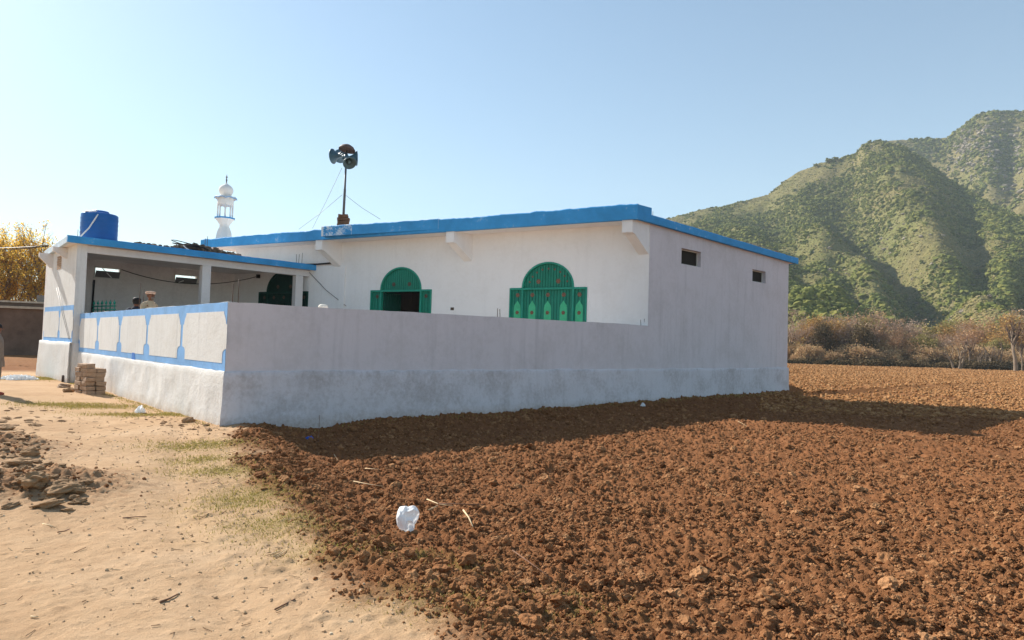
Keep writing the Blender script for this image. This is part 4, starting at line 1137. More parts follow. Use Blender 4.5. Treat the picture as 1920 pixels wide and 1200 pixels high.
# weeds and pebbles on the roof edge
P = []; Sz = []
for u, v in ((926, 401), (930, 400), (935, 400), (942, 399), (948, 400), (953, 399.5), (958, 399), (963, 399), (967, 398.5), (969, 398)):
    q, z = on_wall(u, v, EDGE, -.3); P.append(tuple(EDGE.pt(q, -.3, ft(q) + .02))); Sz.append(random.uniform(.03, .07))
tag(scatter('roof_weeds', np.array(P), np.array(Sz), [lump(1, 300 + i, .5) for i in range(4)], M_leaf_olive, (.5, .9)), 'low dry weeds growing along the hall roof edge', 'weeds', kind='stuff')
for u, v, w_ in ((1366, 437, .05), (1455, 468, .10)):
    q, z = on_wall(u, v, SEDGE, -.2); st = scatter('roof_stone', np.array([tuple(SEDGE.pt(q, -.2, sbt(q) + SLAB + .07)), tuple(SEDGE.pt(q + .12, -.22, sbt(q) + SLAB + .06))]), np.array([w_, w_ * .8]), [lump(2, 311, .3)], M_stone)
    tag(st, 'small stones on the roof edge above the %s' % ('left window' if u < 1400 else 'right window'), 'stones', 'stones on the hall roof')

# ------------------------------------------------------------------ people
def skin_body(name, verts, edges, radii, mat, parent, sub=2, smooth=True):
    m = bpy.data.meshes.new(name); m.from_pydata(verts, edges, []); o = bpy.data.objects.new(name, m); COL.objects.link(o); o.parent = parent
    m.materials.append(mat); sk = o.modifiers.new('skin', 'SKIN'); sk.use_smooth_shade = True
    for i, r_ in enumerate(radii): m.skin_vertices[0].data[i].radius = r_ if isinstance(r_, tuple) else (r_, r_)
    m.skin_vertices[0].data[0].use_root = True
    ss = o.modifiers.new('sub', 'SUBSURF'); ss.levels = sub; ss.render_levels = sub
    return o
def person(loc, yaw, label, top_mat, leg_mat, cap, beard=False, h=1.72, arms=(.12, .12)):
    root = empty('person', loc, label, 'person'); root.rotation_euler = (0, 0, yaw); k = h / 1.72
    # facing +x ; pelvis is vertex 0
    v = [(0, 0, .92), (0, 0, 1.08), (0, 0, 1.24), (0, 0, 1.40), (.01, 0, 1.475), (.025, 0, 1.53)]; e = [(0, 1), (1, 2), (2, 3), (3, 4), (4, 5)]
    r_ = [(.15, .12), (.14, .11), (.16, .115), (.13, .10), .055, .055]
    def chain(par, pts, rs):
        p = par
        for q_, s_ in zip(pts, rs):
            v.append(q_); r_.append(s_); e.append((p, len(v) - 1)); p = len(v) - 1
        return p
    # head: jaw, skull
    chain(5, [(.035, 0, 1.575), (.03, 0, 1.635), (.01, 0, 1.675)], [(.075, .065), (.095, .078), (.085, .07)])
    for s, sw in ((1, arms[0]), (-1, arms[1])):
        chain(0, [(0, s * .10, .86), (.01, s * .11, .50), (-.01, s * .11, .10), (.04, s * .115, .045), (.16, s * .125, .03)], [.085, .06, .042, .04, .028])
        w = chain(3, [(0, s * .17, 1.40), (-.02, s * .215, 1.13), (sw * .6, s * .225, .90), (sw * .8, s * .225, .84)], [.06, .045, .034, .03])
        hx, hy, hz = v[w]
        for f_, (dx, L) in enumerate(((.03, .085), (.011, .095), (-.009, .09), (-.027, .072))):
            chain(w, [(hx + dx, hy, hz - .045), (hx + dx, hy - s * .012, hz - .045 - L * .5), (hx + dx, hy - s * .03, hz - .045 - L)], [.0105, .009, .008])
        chain(w, [(hx + .045, hy - s * .012, hz - .02), (hx + .058, hy - s * .02, hz - .06)], [.0115, .009])
    v = [tuple(c_ * k for c_ in p) for p in v]
    b = skin_body('body', v, e, r_, M_skin, root)
    m = MB(); m.add([(.115, -.016, 1.60), (.115, .016, 1.60), (.150, 0, 1.602), (.118, 0, 1.655)], [(0, 1, 2), (0, 2, 3), (1, 3, 2)]); m.build('nose', M_skin, root, world=False)
    for s in (-1, 1):
        m = MB(); m.tube([(.015, s * .078, 1.59), (.01, s * .092, 1.625), (-.005, s * .09, 1.655)], [.012, .018, .012], 8); m.build('ear', M_skin, root, world=False)
        m = MB(); m.lathe([(.001, .012), (.010, .006), (.012, 0)], 8, (.108, s * .034, 1.648), Matrix.Rotation(math.pi / 2, 3, 'Y')); m.build('eye', M_hair, root, world=False)
    m = MB(); m.tube([(.112, -.022, 1.572), (.118, 0, 1.574), (.112, .022, 1.572)], .005, 6); m.build('mouth', M_hair, root, world=False)
    # knee length tunic
    n = 28; rings = [(.70, .20, .19, 0), (.80, .19, .185, 0), (1.0, .175, .165, 0), (1.2, .185, .155, 0), (1.34, .19, .145, 0), (1.42, .165, .12, 0), (1.465, .10, .085, .01), (1.50, .075, .07, .015)]
    V = []
    for j, (z, ry, rx, ox) in enumerate(rings):
        for i in range(n):
            a = 2 * math.pi * i / n; f_ = 1 + (.05 * math.sin(5 * a + j) if j < 3 else 0)
            V.append((ox + rx * f_ * math.cos(a), ry * f_ * math.sin(a), z))
    m = MB(); m.add(V, [(j * n + i, j * n + (i + 1) % n, (j + 1) * n + (i + 1) % n, (j + 1) * n + i) for j in range(len(rings) - 1) for i in range(n)], 0, True)
    for s, sw in ((1, arms[0]), (-1, arms[1])):
        m.tube([(0, s * .13, 1.405), (0, s * .185, 1.385), (-.02, s * .222, 1.13), (sw * .5, s * .23, .93)], [.075, .078, .068, .062], 12)
    m.build('tunic', top_mat, root, world=False)
    m = MB()
    for s in (1, -1): m.tube([(0, s * .095, .95), (.01, s * .11, .5), (-.01, s * .11, .16), (-.01, s * .11, .10)], [.115, .105, .085, .06], 14)
    m.build('trousers', leg_mat, root, world=False)
    m = MB()
    for s in (1, -1): m.tube([(-.05, s * .115, .035), (.03, s * .118, .04), (.12, s * .125, .035), (.19, s * .128, .025)], [.035, .045, .045, .025], 10)
    m.build('shoes', M_red if cap == 'none' else M_darkcloth, root, world=False)
    if cap == 'pakol':
        m = MB(); m.lathe([(.098, 1.672), (.112, 1.668), (.122, 1.685), (.118, 1.71), (.10, 1.722)], 24, (.012, 0, 0))
        m.lathe([(.10, 1.715), (.120, 1.720), (.124, 1.73), (.10, 1.740), (.001, 1.75)], 24, (.02, 0, 0)); m.build('pakol', M_pakol, root, world=False)
    elif cap == 'white':
        m = MB(); m.lathe([(.104, 1.66), (.106, 1.70), (.095, 1.735), (.06, 1.757), (.001, 1.762)], 24, (.012, 0, 0)); m.build('cap', M_whitecap, root, world=False)
    else:
        m = MB(); m.lathe([(.098, 1.64), (.112, 1.67), (.106, 1.71), (.08, 1.742), (.04, 1.757), (.001, 1.76)], 24, (-.006, 0, 0)); m.build('hair', M_hair, root, world=False)
        m = MB(); m.lathe([(.09, 1.56), (.10, 1.60), (.108, 1.65)], 16, (-.02, 0, 0)); m.build('back_hair', M_hair, root, world=False)
    if beard:
        m = MB(); m.add([(.10, -.06, 1.60), (.10, .06, 1.60), (.135, 0, 1.572), (.125, 0, 1.50), (.08, -.05, 1.53), (.08, .05, 1.53)], [(0, 2, 3, 4), (1, 5, 3, 2), (0, 4, 3, 5, 1)], 0, True); m.build('beard', M_beard, root, world=False)
    return root
p = at_y(281, 560, 17.8); person((p.x, p.y, FLOOR), -.25, 'man in a beige tunic and flat wool cap behind the painted wall', M_beige, M_beige, 'pakol', True, 1.72)
p = at_y(256, 570, 19.6); person((p.x, p.y, FLOOR - .08), 2.2, 'dark haired person in black clothes behind the capped man', M_darkcloth, M_darkcloth, 'hair', False, 1.70)
q, z = on_wall(605, 576, SIDE, -1.4); p = SIDE.pt(q, -1.4, 0); person((p.x, p.y, on_wall(605, 570, SIDE, -1.4)[1] - 1.765), 1.0, 'person in a round white cap, only its top showing over the wall', M_greycloth, M_greycloth, 'white', False, 1.72)
p = at_y(-13, 742, 17.0); person((p.x, p.y, float(ground_z(np.array([p.x]), np.array([p.y]))[0])), .4, 'person in a grey brown tunic at the left edge of the photo', M_greycloth, M_greycloth, 'none', False, 1.74, (.1, .1))

# green metal railing behind the painted wall
r0 = at_y(174, 572, 24.3); r1 = at_y(217, 572, 23.2); rl = empty('metal_railing', (r0.x, r0.y, FLOOR), 'green metal railing with pointed finials behind the painted wall', 'railing')
RF = Frame((r0.x, r0.y), (r1.x - r0.x, r1.y - r0.y)); L = (v2(r1) - v2(r0)).length; zt_ = r0.z - .05
for zz_ in (FLOOR + .12, zt_ - .12, zt_):
    m = MB(); m.fbox(RF, 0, L, -.018, .018, zz_ - .018, zz_ + .018); m.build('rail', M_greenframe, rl)
for i in range(6):
    q = L * (i + .3) / 5.6; p = RF.pt(q, 0, 0); m = MB(); m.tube([p + Vector((0, 0, FLOOR)), p + Vector((0, 0, zt_ + .07))], .016, 6)
    m.lathe([(.018, zt_ + .06), (.045, zt_ + .10), (.018, zt_ + .16), (.001, zt_ + .22)], 8, (p.x, p.y, 0)); m.build('spike', M_greenframe, rl)

# ------------------------------------------------------------------ things on the ground
def gz(x, y): return float(ground_z(np.array([x]), np.array([y]))[0])
def gpt(u, v, dz=0):
    z = 0.0
    for _ in range(12):
        p = at_z(u, v, z)
        z = .5 * z + .5 * float(ground_z(np.array([p.x]), np.array([p.y]), False)[0])
    return Vector((p.x, p.y, gz(p.x, p.y) + dz))
# stack of blocks against the sunny wall
qk = on_wall(176, 735, FRONT, .5)[0]
BA = Frame(v2(FRONT.pt(qk - .42, .30, 0)), D2 * 1.0 + N2 * .12, (N2.x, N2.y))
bz = gz(*FRONT.pt(qk, .5, 0)[:2]) - .03
bh, bw_, bl = .118, .22, .44
lay = []
for c_ in range(7):
    row = [(0.0, .50, 0), (.52, .36, 0)] if c_ % 2 else [(0.0, .34, 0), (.36, .50, 0)]
    if c_ < 6:
        for j, (q0, L, _) in enumerate(row): lay.append((c_, j, q0, L, .27))
    else: lay.append((c_, 0, .02, .62, .27))
    if c_ < 6: lay.append((c_, 2, .06 if c_ % 2 else .0, .74, .02))
names = ['bottom', 'second', 'third', 'fourth', 'fifth', 'sixth', 'top']
for c_, j, q0, L, o0 in lay:
    m = MB(); dq = random.uniform(-.03, .03); do = random.uniform(-.02, .02)
    p = BA.pt(q0 + L / 2 + dq - .02, o0 + .11 + do, bz + bh * (c_ + .5))
    a = math.atan2(BA.d[1], BA.d[0]) + random.uniform(-.05, .05)
    loc = p; b_ = MB(); b_.box((0, 0, 0), (L - .015, .23, bh - .008), Matrix.Rotation(random.uniform(-.02, .02), 3, 'X'), 0, .010)
    o = b_.build('mud_block', M_sandbrick, None); o.location = loc; o.rotation_euler = (0, 0, a); bevel(o, .012)
    where = {0: 'right end', 1: 'left end', 2: 'back row'}[j] 
    lb = 'sandy block on top of the stack against the sunny wall' if c_ == 6 else 'sandy block, %s of the %s course, in the wall side stack' % (where, names[c_])
    tag(o, lb, 'block', 'blocks stacked against the sunny wall')
STN = [lump(3, 400 + i, .30, 1.1) for i in range(7)]
def stone(p, s, sq, seed, label, group=None, yaw=None, name='stone', mat=None):
    v, f = STN[seed % 7]; r_ = random.Random(seed)
    a = yaw if yaw is not None else r_.uniform(0, 6.28)
    V = v * np.array([s * r_.uniform(.9, 1.5), s * r_.uniform(.7, 1.0), s * sq])
    t1 = r_.uniform(-.25, .25); V = V @ np.array(Matrix.Rotation(t1, 3, 'Y'))
    o = mesh_np(name, V, f, mat or M_stone, smooth=False); o.location = p; o.rotation_euler = (0, 0, a)
    return tag(o, label, 'stone', group)
# small broken stones by the stack
for i, (u, v, s) in enumerate(((120, 726, .16), (128, 735, .14), (140, 712, .12), (113, 712, .10), (137, 734, .10))):
    p = gpt(u, v, .02); stone(p, s, .55, i + 3, ['broken block beside the block stack', 'flat broken stone in front of the end wall corner', 'rubble stone in the gap between the two walls', 'small stone at the foot of the end wall', 'pale stone at the left foot of the block stack'][i], mat=M_sandbrick if i != 1 else M_stone)
p = gpt(117, 716); m = MB(); m.tube([p + Vector((0, 0, -.05)), p + Vector((.01, 0, .22))], .035, 10); tag(m.build('iron_stub', M_iron), 'short rusty pipe stub standing before the end wall', 'pipe')
# heap of flat stones left of the path
r_ = random.Random(5); n = 0
def in_heap():
    t = r_.random(); u = -30 + 195 * t + r_.gauss(0, 14); v = 868 + 62 * t + r_.gauss(0, 23) * (1.1 - .3 * t)
    return u, v
for i in range(120):
    u, v = in_heap()
    if v < 835: continue
    p = gpt(u, v, .0); sz = .022 + .05 * r_.random() ** 2
    stone(p + Vector((0, 0, sz * .05)), sz, .55, 20 + i, 'flat brown stone among many in the heap left of the path', 'flat stones in the heap left of the path')
for i, (u, v, s, sq, lb) in enumerate(((65, 917, .14, .6, 'big angular brown stone at the front of the stone heap'), (108, 930, .12, .55, 'broad low stone right of the biggest one in the heap'), (140, 925, .09, .6, 'dark lump at the right end of the stone heap'),
                                       (90, 952, .10, .4, 'small reddish stone in front of the stone heap'), (35, 872, .12, .35, 'long flat slab at the back of the stone heap'), (55, 855, .10, .7, 'upright round stone on the crest of the stone heap'), (12, 806, .10, .55, 'lone reddish stone at the left edge behind the heap'))):
    stone(gpt(u, v, .03), s, sq, 7 + i, lb)
for i in range(60):       # stones of the track further back on the left
    u = r_.uniform(-10, 75) + (r_.random() < .3) * 60; v = r_.uniform(765, 842)
    stone(gpt(u, v, .0), .03 + .05 * r_.random() ** 2, .35, 200 + i, 'small flat stone on the stony left side of the path', 'small stones on the left side of the path')
for i in range(40):
    u = r_.uniform(215, 400); v = 752 + (u - 215) * .22 + r_.uniform(4, 26)
    stone(gpt(u, v, .0), .02 + .035 * r_.random() ** 2, .5, 300 + i, 'small stone in the gravelly strip below the sunny wall', 'small stones below the sunny wall')
stone(gpt(352, 790, .03), .10, .7, 341, 'grey stone leaning at the foot of the sunny wall')
for i, (u, v, s) in enumerate(((372 + 170, 940, .075), (560, 925, .06), (1213, 890, .07), (1700, 905, .13), (1815, 900, .12), (1660, 1065, .13), (1380, 905, .08), (1450, 1145, .16), (840, 975, .055), (1440, 880, .10), (1560, 935, .09), (1750, 1080, .13))):
    stone(gpt(u, v, .0), s * .62, .8, 360 + i, ['big clod at the field edge beside the grass', 'clod just behind the grass at the field edge', 'large clod in the middle of the field', 'upright clod on the right of the field', 'blocky clod near the right edge of the field', 'big clod low on the right of the field', 'clod casting a dark hollow right of centre', 'broad clod at the bottom of the field', 'clod beside the white plastic bag', 'clod in the field below the building shadow', 'dark lump in a hollow on the right of the field', 'clod near the bottom right of the field'][i], None, None, 'clod', M_clod)['category'] = 'clod'
# white plastic bag
def bag(p, sx, sy, hgt, outline, label, seed):
    n = 44; V = []; Fs = []
    for j in range(n):
        for i in range(n):
            x = i / (n - 1) * 2 - 1; y = j / (n - 1) * 2 - 1
            V.append((x, y))
    V = np.array(V); a = np.arctan2(V[:, 1], V[:, 0]); rad = np.maximum(np.abs(V[:, 0]), np.abs(V[:, 1]))
    rr_ = np.interp(a % (2 * np.pi), np.linspace(0, 2 * np.pi, len(outline) + 1), list(outline) + [outline[0]])
    X = np.cos(a) * rad * rr_ * sx; Y = np.sin(a) * rad * rr_ * sy
    puff = np.sqrt(np.clip(1 - rad ** 2, 0, 1))
    Z = hgt * puff * (1 + .6 * vnoise(X * 9 / sx * .14, Y * 7 / sx * .14, seed)) + (.16 if sx > .3 else .34) * sx * (1 - np.abs(vnoise(X * 16 + Y * 5, Y * 11 - X * 4, seed + 1)) * 1.6) * puff + .05 * sx * fbm(X * 45, Y * 35, 2, seed + 2) + .01
    idx = np.arange(n * n).reshape(n, n); Q = np.stack([idx[:-1, :-1], idx[:-1, 1:], idx[1:, 1:], idx[1:, :-1]], -1).reshape(-1, 4)
    # underside
    V3 = np.concatenate([np.stack([X, Y, Z], -1), np.stack([X, Y, Z * .15 - .006], -1)]); Q2 = Q[:, ::-1] + n * n
    o = mesh_np('plastic_bag', V3, np.concatenate([Q, Q2]), M_plastic, smooth=False)
    o.location = p
    return tag(o, label, 'bag')
p = gpt(764, 1012, .11)
o = bag(p, .125, .135, .05, (.72, .98, 1.12, .90, 1.16, .98, .92, .96, 1.02, 1.1, .62), 'crumpled white plastic bag lying on the clods near the path', 5); o.rotation_euler = (1.0, .1, .15)
p = gpt(263, 774, .02); o = bag(p, .12, .12, .10, (1, .7, 1.1, .8, 1, .75, 1.05, .9), 'small white plastic bag on the ground by the sunny wall', 9)
for u, v, lb, mt in ((580, 829, 'crumpled blue plastic scrap in the wall shadow', simple('blue_scrap', (.02, .10, .5), .4)), (1205, 769, 'white plastic scrap in the shadow of the long wall', M_plastic)):
    o = bag(gpt(u, v, .02), .08, .07, .05, (1, .7, 1.1, .8, 1, .6, 1), lb, u); o.data.materials[0] = mt
q = gpt(35, 712, .015); o = bag(q, .7, .5, .04, (1, .6, 1.1, .7, 1, .5, .9, .6), 'pale plastic sheet scraps on the ground by the end wall', 77)
# sticks and straw
def stick(uvs, r0, label, mat, name='stick', lift=.02):
    pts = [gpt(u, v, lift) for u, v in uvs]
    if len(pts) > 2:
        for i in range(1, len(pts) - 1): pts[i].z = max(pts[i].z, (pts[0].z + pts[-1].z) / 2)
    m = MB(); m.tube(pts, [r0 * (1 - .4 * i / max(1, len(pts) - 1)) for i in range(len(pts))], 7)
    return tag(m.build(name, mat), label, 'stick')
stick([(800, 953), (824, 967), (848, 972)], .007, 'pale dry stalk above the white bag', M_straw, lift=.06)
stick([(820, 971), (850, 973), (905, 976)], .008, 'long brown stalk crossing the pale one near the bag', M_twig, lift=.07)
stick([(868, 978), (878, 992), (886, 1009)], .010, 'thick pale stalk pointing down beside the white bag', M_straw, lift=.06)
stick([(803, 980), (820, 971)], .007, 'short pale stalk next to the white bag', M_straw, lift=.05)
stick([(662, 923), (692, 929), (718, 932)], .007, 'pale stalk on the clods left of the bag', M_straw, lift=.04)
stick([(684, 894), (710, 902)], .006, 'short pale stalk on the clods behind the bag', M_straw, lift=.04)
stick([(626, 866), (633, 876)], .007, 'small pale stalk near the shadow edge', M_straw, lift=.04)
stick([(597, 838), (598, 800), ], .006, 'thin upright dead stem in the wall shadow', M_twig, lift=.02)
stick([(612, 842), (632, 843), (645, 826)], .006, 'forked dry twig at the shadow edge', M_twig, lift=.05)
for i, (a_, b_) in enumerate((((300, 1134), (333, 1117)), ((108, 1001), (131, 992)), ((80, 984), (103, 991)), ((512, 1045), (535, 1030)), ((516, 1048), (540, 1029)), ((510, 1040), (528, 1031)), ((58, 1152), (72, 1154)), ((230, 973), (275, 970)), ((515, 1145), (553, 1126)), ((1380, 795), (1400, 806)), ((960, 1060), (1035, 1110)))):
    stick([a_, ((a_[0] + b_[0]) / 2 + 1, (a_[1] + b_[1]) / 2 + 1), b_], .0055 if i else .007, ['dark twig lying on the path near the bottom', 'brown twig on the path below the stone heap', 'pale stick on the path below the stone heap', 'lowest straw of the small bundle on the path', 'longest straw of the small bundle on the path', 'topmost straw of the small bundle on the path', 'pale splinter at the bottom left of the path', 'thin dark twig across the middle of the path', 'thin curved twig on the path near the field', 'pale stalk beside the shadow of the long wall', 'long thin root on the near clods'][i], M_straw if i in (2, 3, 4, 5, 6, 9) else M_twig, lift=.008 if i < 9 else .04)
M_litter = island('litter', [(.34, .20, .10), (.20, .11, .06), (.6, .46, .28), (.12, .07, .04)], .9, .1)
n = 260; y = 2.9 * (15 / 2.9) ** rng.random(n); x = edge_x(y) - np.abs(rng.normal(0, 2.0, n)) + rng.normal(0, .3, n)
ll = (.008 + .035 * rng.random(n) ** 2) * (1 + .04 * y); a = rng.uniform(0, 6.28, n); wd = .0008 + .00025 * y
b0 = np.stack([x, y, ground_z(x, y) + .006], -1); dv = np.stack([np.cos(a) * ll, np.sin(a) * ll, rng.uniform(0, .25, n) * ll], -1); sv = np.stack([-np.sin(a), np.cos(a), 0 * a], -1) * wd[:, None]; up = np.array([0, 0, 1])[None] * wd[:, None]
V = np.stack([b0 - dv - sv, b0 - dv + sv, b0 - dv + up * 2, b0 + dv - sv, b0 + dv + sv, b0 + dv + up * 2], 1).reshape(-1, 3)
Fq = np.array([(0, 1, 4, 3), (1, 2, 5, 4), (2, 0, 3, 5)])
tag(mesh_np('litter', V, (Fq[None] + (np.arange(n) * 6)[:, None, None]).reshape(-1, 4), M_litter), 'bits of straw and twig scattered over the path', 'litter', kind='stuff')

# ------------------------------------------------------------------ trees
def branch(tk, tw, p, d, L, r, lev, rs, prm):
    """recursive limb; the last two levels go into the crown mesh"""
    n = 4; pts = [p.copy()]; q = p.copy(); dd = d.copy()
    for i in range(n):
        dd = (dd + Vector((rs.uniform(-1, 1), rs.uniform(-1, 1), rs.uniform(-.6, 1) * prm.get('up', .3))) * prm['wob']).normalized()
        q = q + dd * (L / n); pts.append(q.copy())
    rad = [r * (1 - .55 * i / n) for i in range(n + 1)]
    tgt = tk if lev >= prm['trunk_lev'] else tw
    tgt.tube(pts, rad, 7 if lev >= prm['levels'] - 1 else (4 if lev > 0 else 3), cap=False)
    if lev == 0:
        for _ in range(prm['leaves']):
            c = pts[rs.randint(1, n)] + Vector((rs.gauss(0, 1), rs.gauss(0, 1), rs.gauss(0, 1))) * prm['lspread']; s = prm['lsize'] * rs.uniform(.6, 1.4)
            a = Vector((rs.gauss(0, 1), rs.gauss(0, 1), rs.gauss(0, 1))).normalized(); b_ = a.cross(Vector((rs.gauss(0, 1), rs.gauss(0, 1), rs.gauss(0, 1)))).normalized()
            tw.add([c - a * s, c + b_ * s * .6, c + a * s, c - b_ * s * .6], [(0, 1, 2, 3)], 1)
        return
    k = prm['kids'][prm['levels'] - lev] if prm['levels'] - lev < len(prm['kids']) else prm['kids'][-1]
    for i in range(k):
        t = rs.uniform(prm['from'] if lev == prm['levels'] else .3, 1.0); j = min(int(t * n), n - 1)
        b0 = pts[j].lerp(pts[j + 1], t * n - j)
        ang = rs.uniform(*prm['ang']); az = rs.uniform(0, 6.28)
        ax = dd.orthogonal().normalized(); ax.rotate(Matrix.Rotation(az, 3, dd))
        nd = (dd * math.cos(ang) + ax * math.sin(ang) + Vector((0, 0, prm.get('up', .3) * .5))).normalized()
        branch(tk, tw, b0, nd, L * rs.uniform(*prm['len']), max(r * rs.uniform(.45, .62) * (1 - .3 * t), prm['minr']), lev - 1, rs, prm)
BASE = dict(levels=4, trunk_lev=3, wob=.16, kids=[6, 5, 5, 5], ang=(.4, 1.0), len=(.45, .75), minr=.02, leaves=0, lsize=.1, lspread=.3, up=.3)
BASE['from'] = .25
def tree_proto(name, seed, H, r0, prm, bark, twig, leaf, stems=1):
    rs = random.Random(seed); P = dict(BASE); P.update(prm); tk, tw = MB(), MB()
    for s in range(stems):
        a = rs.uniform(0, 6.28); sp = 0 if stems == 1 else rs.uniform(.15, .5)
        branch(tk, tw, Vector((math.cos(a) * sp, math.sin(a) * sp, -.3)), Vector((math.cos(a) * sp * .5 * P.get('lean', 1), math.sin(a) * sp * .5 * P.get('lean', 1), 1)).normalized(), H * P.get('stem', .45) * rs.uniform(.8, 1.15), r0, P['levels'], rs, P)
    root = bpy.data.objects.new(name, None); COL.objects.link(root)
    tk.build('trunk', bark, root, world=False); tw.build('crown', [twig, leaf], root, world=False)
    zmax = max(p_[2] for p_ in tw.v)
    root['_h'] = zmax
    return root
bare = dict(levels=4, kids=[7, 5, 5, 4], leaves=1, lsize=.09, lspread=.25, stem=.42, minr=.013)
protos = {
 'rust': tree_proto('bare_tree', 11, 9, .17, dict(bare, leaves=2), M_bark, M_twigs_rust, M_twigs_rust, 2),
 'mauve': tree_proto('bare_tree', 12, 9, .16, bare, M_bark, M_twigs_grey, M_twigs_grey, 2),
 'mauve2': tree_proto('bare_tree', 19, 9, .15, dict(bare, ang=(.5, 1.15)), M_bark, M_twigs_grey, M_twigs_grey, 3),
 'orange': tree_proto('autumn_tree', 13, 9, .15, dict(bare, kids=[7, 5, 4, 4], leaves=4, lsize=.13, lspread=.35), M_bark, M_twigs_rust, M_leaf_orange, 2),
 'olive': tree_proto('bushy_tree', 14, 8, .14, dict(bare, kids=[7, 5, 4, 4], leaves=6, lsize=.14, lspread=.38, stem=.35), M_bark, M_twigs_grey, M_leaf_olive, 3),
 'dark': tree_proto('thicket_tree', 15, 8, .14, dict(bare, kids=[7, 5, 4, 4], leaves=6, lsize=.14, lspread=.4, stem=.35), M_bark, M_twigs_grey, M_leaf_dark, 2),
 'pollard': tree_proto('pollarded_tree', 16, 5.5, .22, dict(levels=3, kids=[7, 7, 5], trunk_lev=2, ang=(.2, .7), len=(.35, .6), leaves=0, stem=.62, wob=.12, minr=.03, up=.8, **{'from': .72}), M_palebark, M_bark, M_bark, 1),
 'pollard2': tree_proto('pollarded_tree', 17, 5.5, .20, dict(levels=3, kids=[4, 3, 3], trunk_lev=1, ang=(.3, .9), len=(.3, .5), leaves=0, stem=.6, wob=.22, minr=.05, up=.5, **{'from': .55}), M_palebark, M_bark, M_bark, 3),
 'shrub': tree_proto('dry_shrub', 18, 3.2, .05, dict(bare, levels=3, kids=[7, 7, 6], leaves=2, lsize=.11, lspread=.3, stem=.5, ang=(.4, 1.1), trunk_lev=3), M_palebark, M_twigs_grey, M_leaf_dry, 5),
 'shrub2': tree_proto('dry_shrub', 28, 3.2, .05, dict(bare, levels=3, kids=[7, 7, 6], leaves=2, lsize=.11, lspread=.3, stem=.5, ang=(.4, 1.1), trunk_lev=3), M_palebark, M_twigs_rust, M_leaf_dry, 4),
 'shrub3': tree_proto('dark_shrub', 29, 2.6, .05, dict(bare, levels=3, kids=[7, 7, 6], leaves=8, lsize=.15, lspread=.32, stem=.42, ang=(.6, 1.4), trunk_lev=3), M_bark, M_leaf_dark, M_leaf_dark, 6),
 'poplar': tree_proto('poplar', 31, 13, .11, dict(levels=3, trunk_lev=2, kids=[17, 5, 4], ang=(.25, .65), len=(.20, .40), leaves=4, lsize=.13, lspread=.32, stem=.85, wob=.06, minr=.018, up=.5, **{'from': .22}), M_palebark, M_bark, M_leaf_yellow, 3),
 'poplar2': tree_proto('poplar', 32, 13, .10, dict(levels=3, trunk_lev=2, kids=[14, 5, 4], ang=(.25, .7), len=(.20, .42), leaves=4, lsize=.13, lspread=.34, stem=.85, wob=.07, minr=.018, up=.5, **{'from': .3}), M_palebark, M_bark, M_leaf_yellow, 4),
}
used = set(); 
def plant(kind, u, vtop, Y, label, cat, group=None, wide=1.0, name=None, yaw=None):
    p0 = protos[kind]
    t = at_y(u, vtop - (10 if kind.startswith('poplar') else 14 if kind in ('rust', 'mauve', 'mauve2', 'orange', 'olive', 'dark') else 0), Y); z = gz(t.x, Y)
    k = (t.z - z) / p0['_h']
    o = p0 if kind not in used else copy_tree(p0)
    used.add(kind)
    if name: o.name = name
    o.location = (t.x, Y, z); o.scale = (k * wide, k * wide, k); o.rotation_euler = (0, 0, random.uniform(0, 6.28) if yaw is None else yaw)
    return tag(o, label, cat, group)
TR = [  # kind, u, top, distance, width, label
 ('mauve', 1487, 588, 136, 1.1, 'bare mauve tree right behind the building corner'),
 ('orange', 1520, 592, 138, 1.0, 'orange brown autumn tree, second along the treeline'),
 ('dark', 1531, 606, 134, .75, 'tree with a dark clump of foliage near the building corner'),
 ('orange', 1552, 597, 140, .9, 'rusty leaved tree right of the dark clump'),
 ('mauve2', 1580, 584, 139, .9, 'tall thin bare tree between the orange trees'),
 ('rust', 1570, 602, 137, .9, 'russet twiggy tree in front of the thin bare one'),
 ('dark', 1604, 612, 133, .9, 'dark leaved tree left of the big twiggy crown'),
 ('olive', 1612, 600, 141, .9, 'olive brown tree behind the dark leaved one'),
 ('mauve', 1640, 592, 138, 1.0, 'mauve bare tree at the left of the big twiggy crown'),
 ('rust', 1665, 583, 140, 1.25, 'biggest round crowned bare tree of the treeline'),
 ('mauve2', 1690, 592, 142, 1.0, 'bare tree at the right shoulder of the big crown'),
 ('rust', 1693, 618, 134, .9, 'low russet tree before the right side of the big crown'),
 ('olive', 1722, 634, 136, 1.0, 'olive tree at the dip of the treeline'),
 ('mauve2', 1752, 636, 138, 1.1, 'greyish bush like tree left of the pollards'),
 ('rust', 1778, 634, 140, 1.1, 'russet bush like tree just behind the pollards'),
 ('mauve', 1800, 618, 150, 1.1, 'bare tree rising behind the leftmost pollard'),
 ('orange', 1832, 606, 156, 1.1, 'orange tinged tree behind the middle pollards'),
 ('olive', 1768, 604, 165, 1.3, 'olive tree standing back on the slope behind the pollards'),
 ('rust', 1858, 592, 150, 1.1, 'rusty twiggy tree behind the right pollards'),
 ('orange', 1888, 584, 146, 1.0, 'orange crowned tree behind the large pollard'),
 ('mauve', 1918, 588, 148, 1.1, 'bare tree cut by the right edge of the photo'),
 ('olive', 1872, 642, 137, .8, 'dark green bush like tree left of the large pollard'),
]
for k, u, vt, Y, wd, lb in TR: plant(k, u, vt, Y, lb, 'tree', 'trees along the far edge of the field', wd)
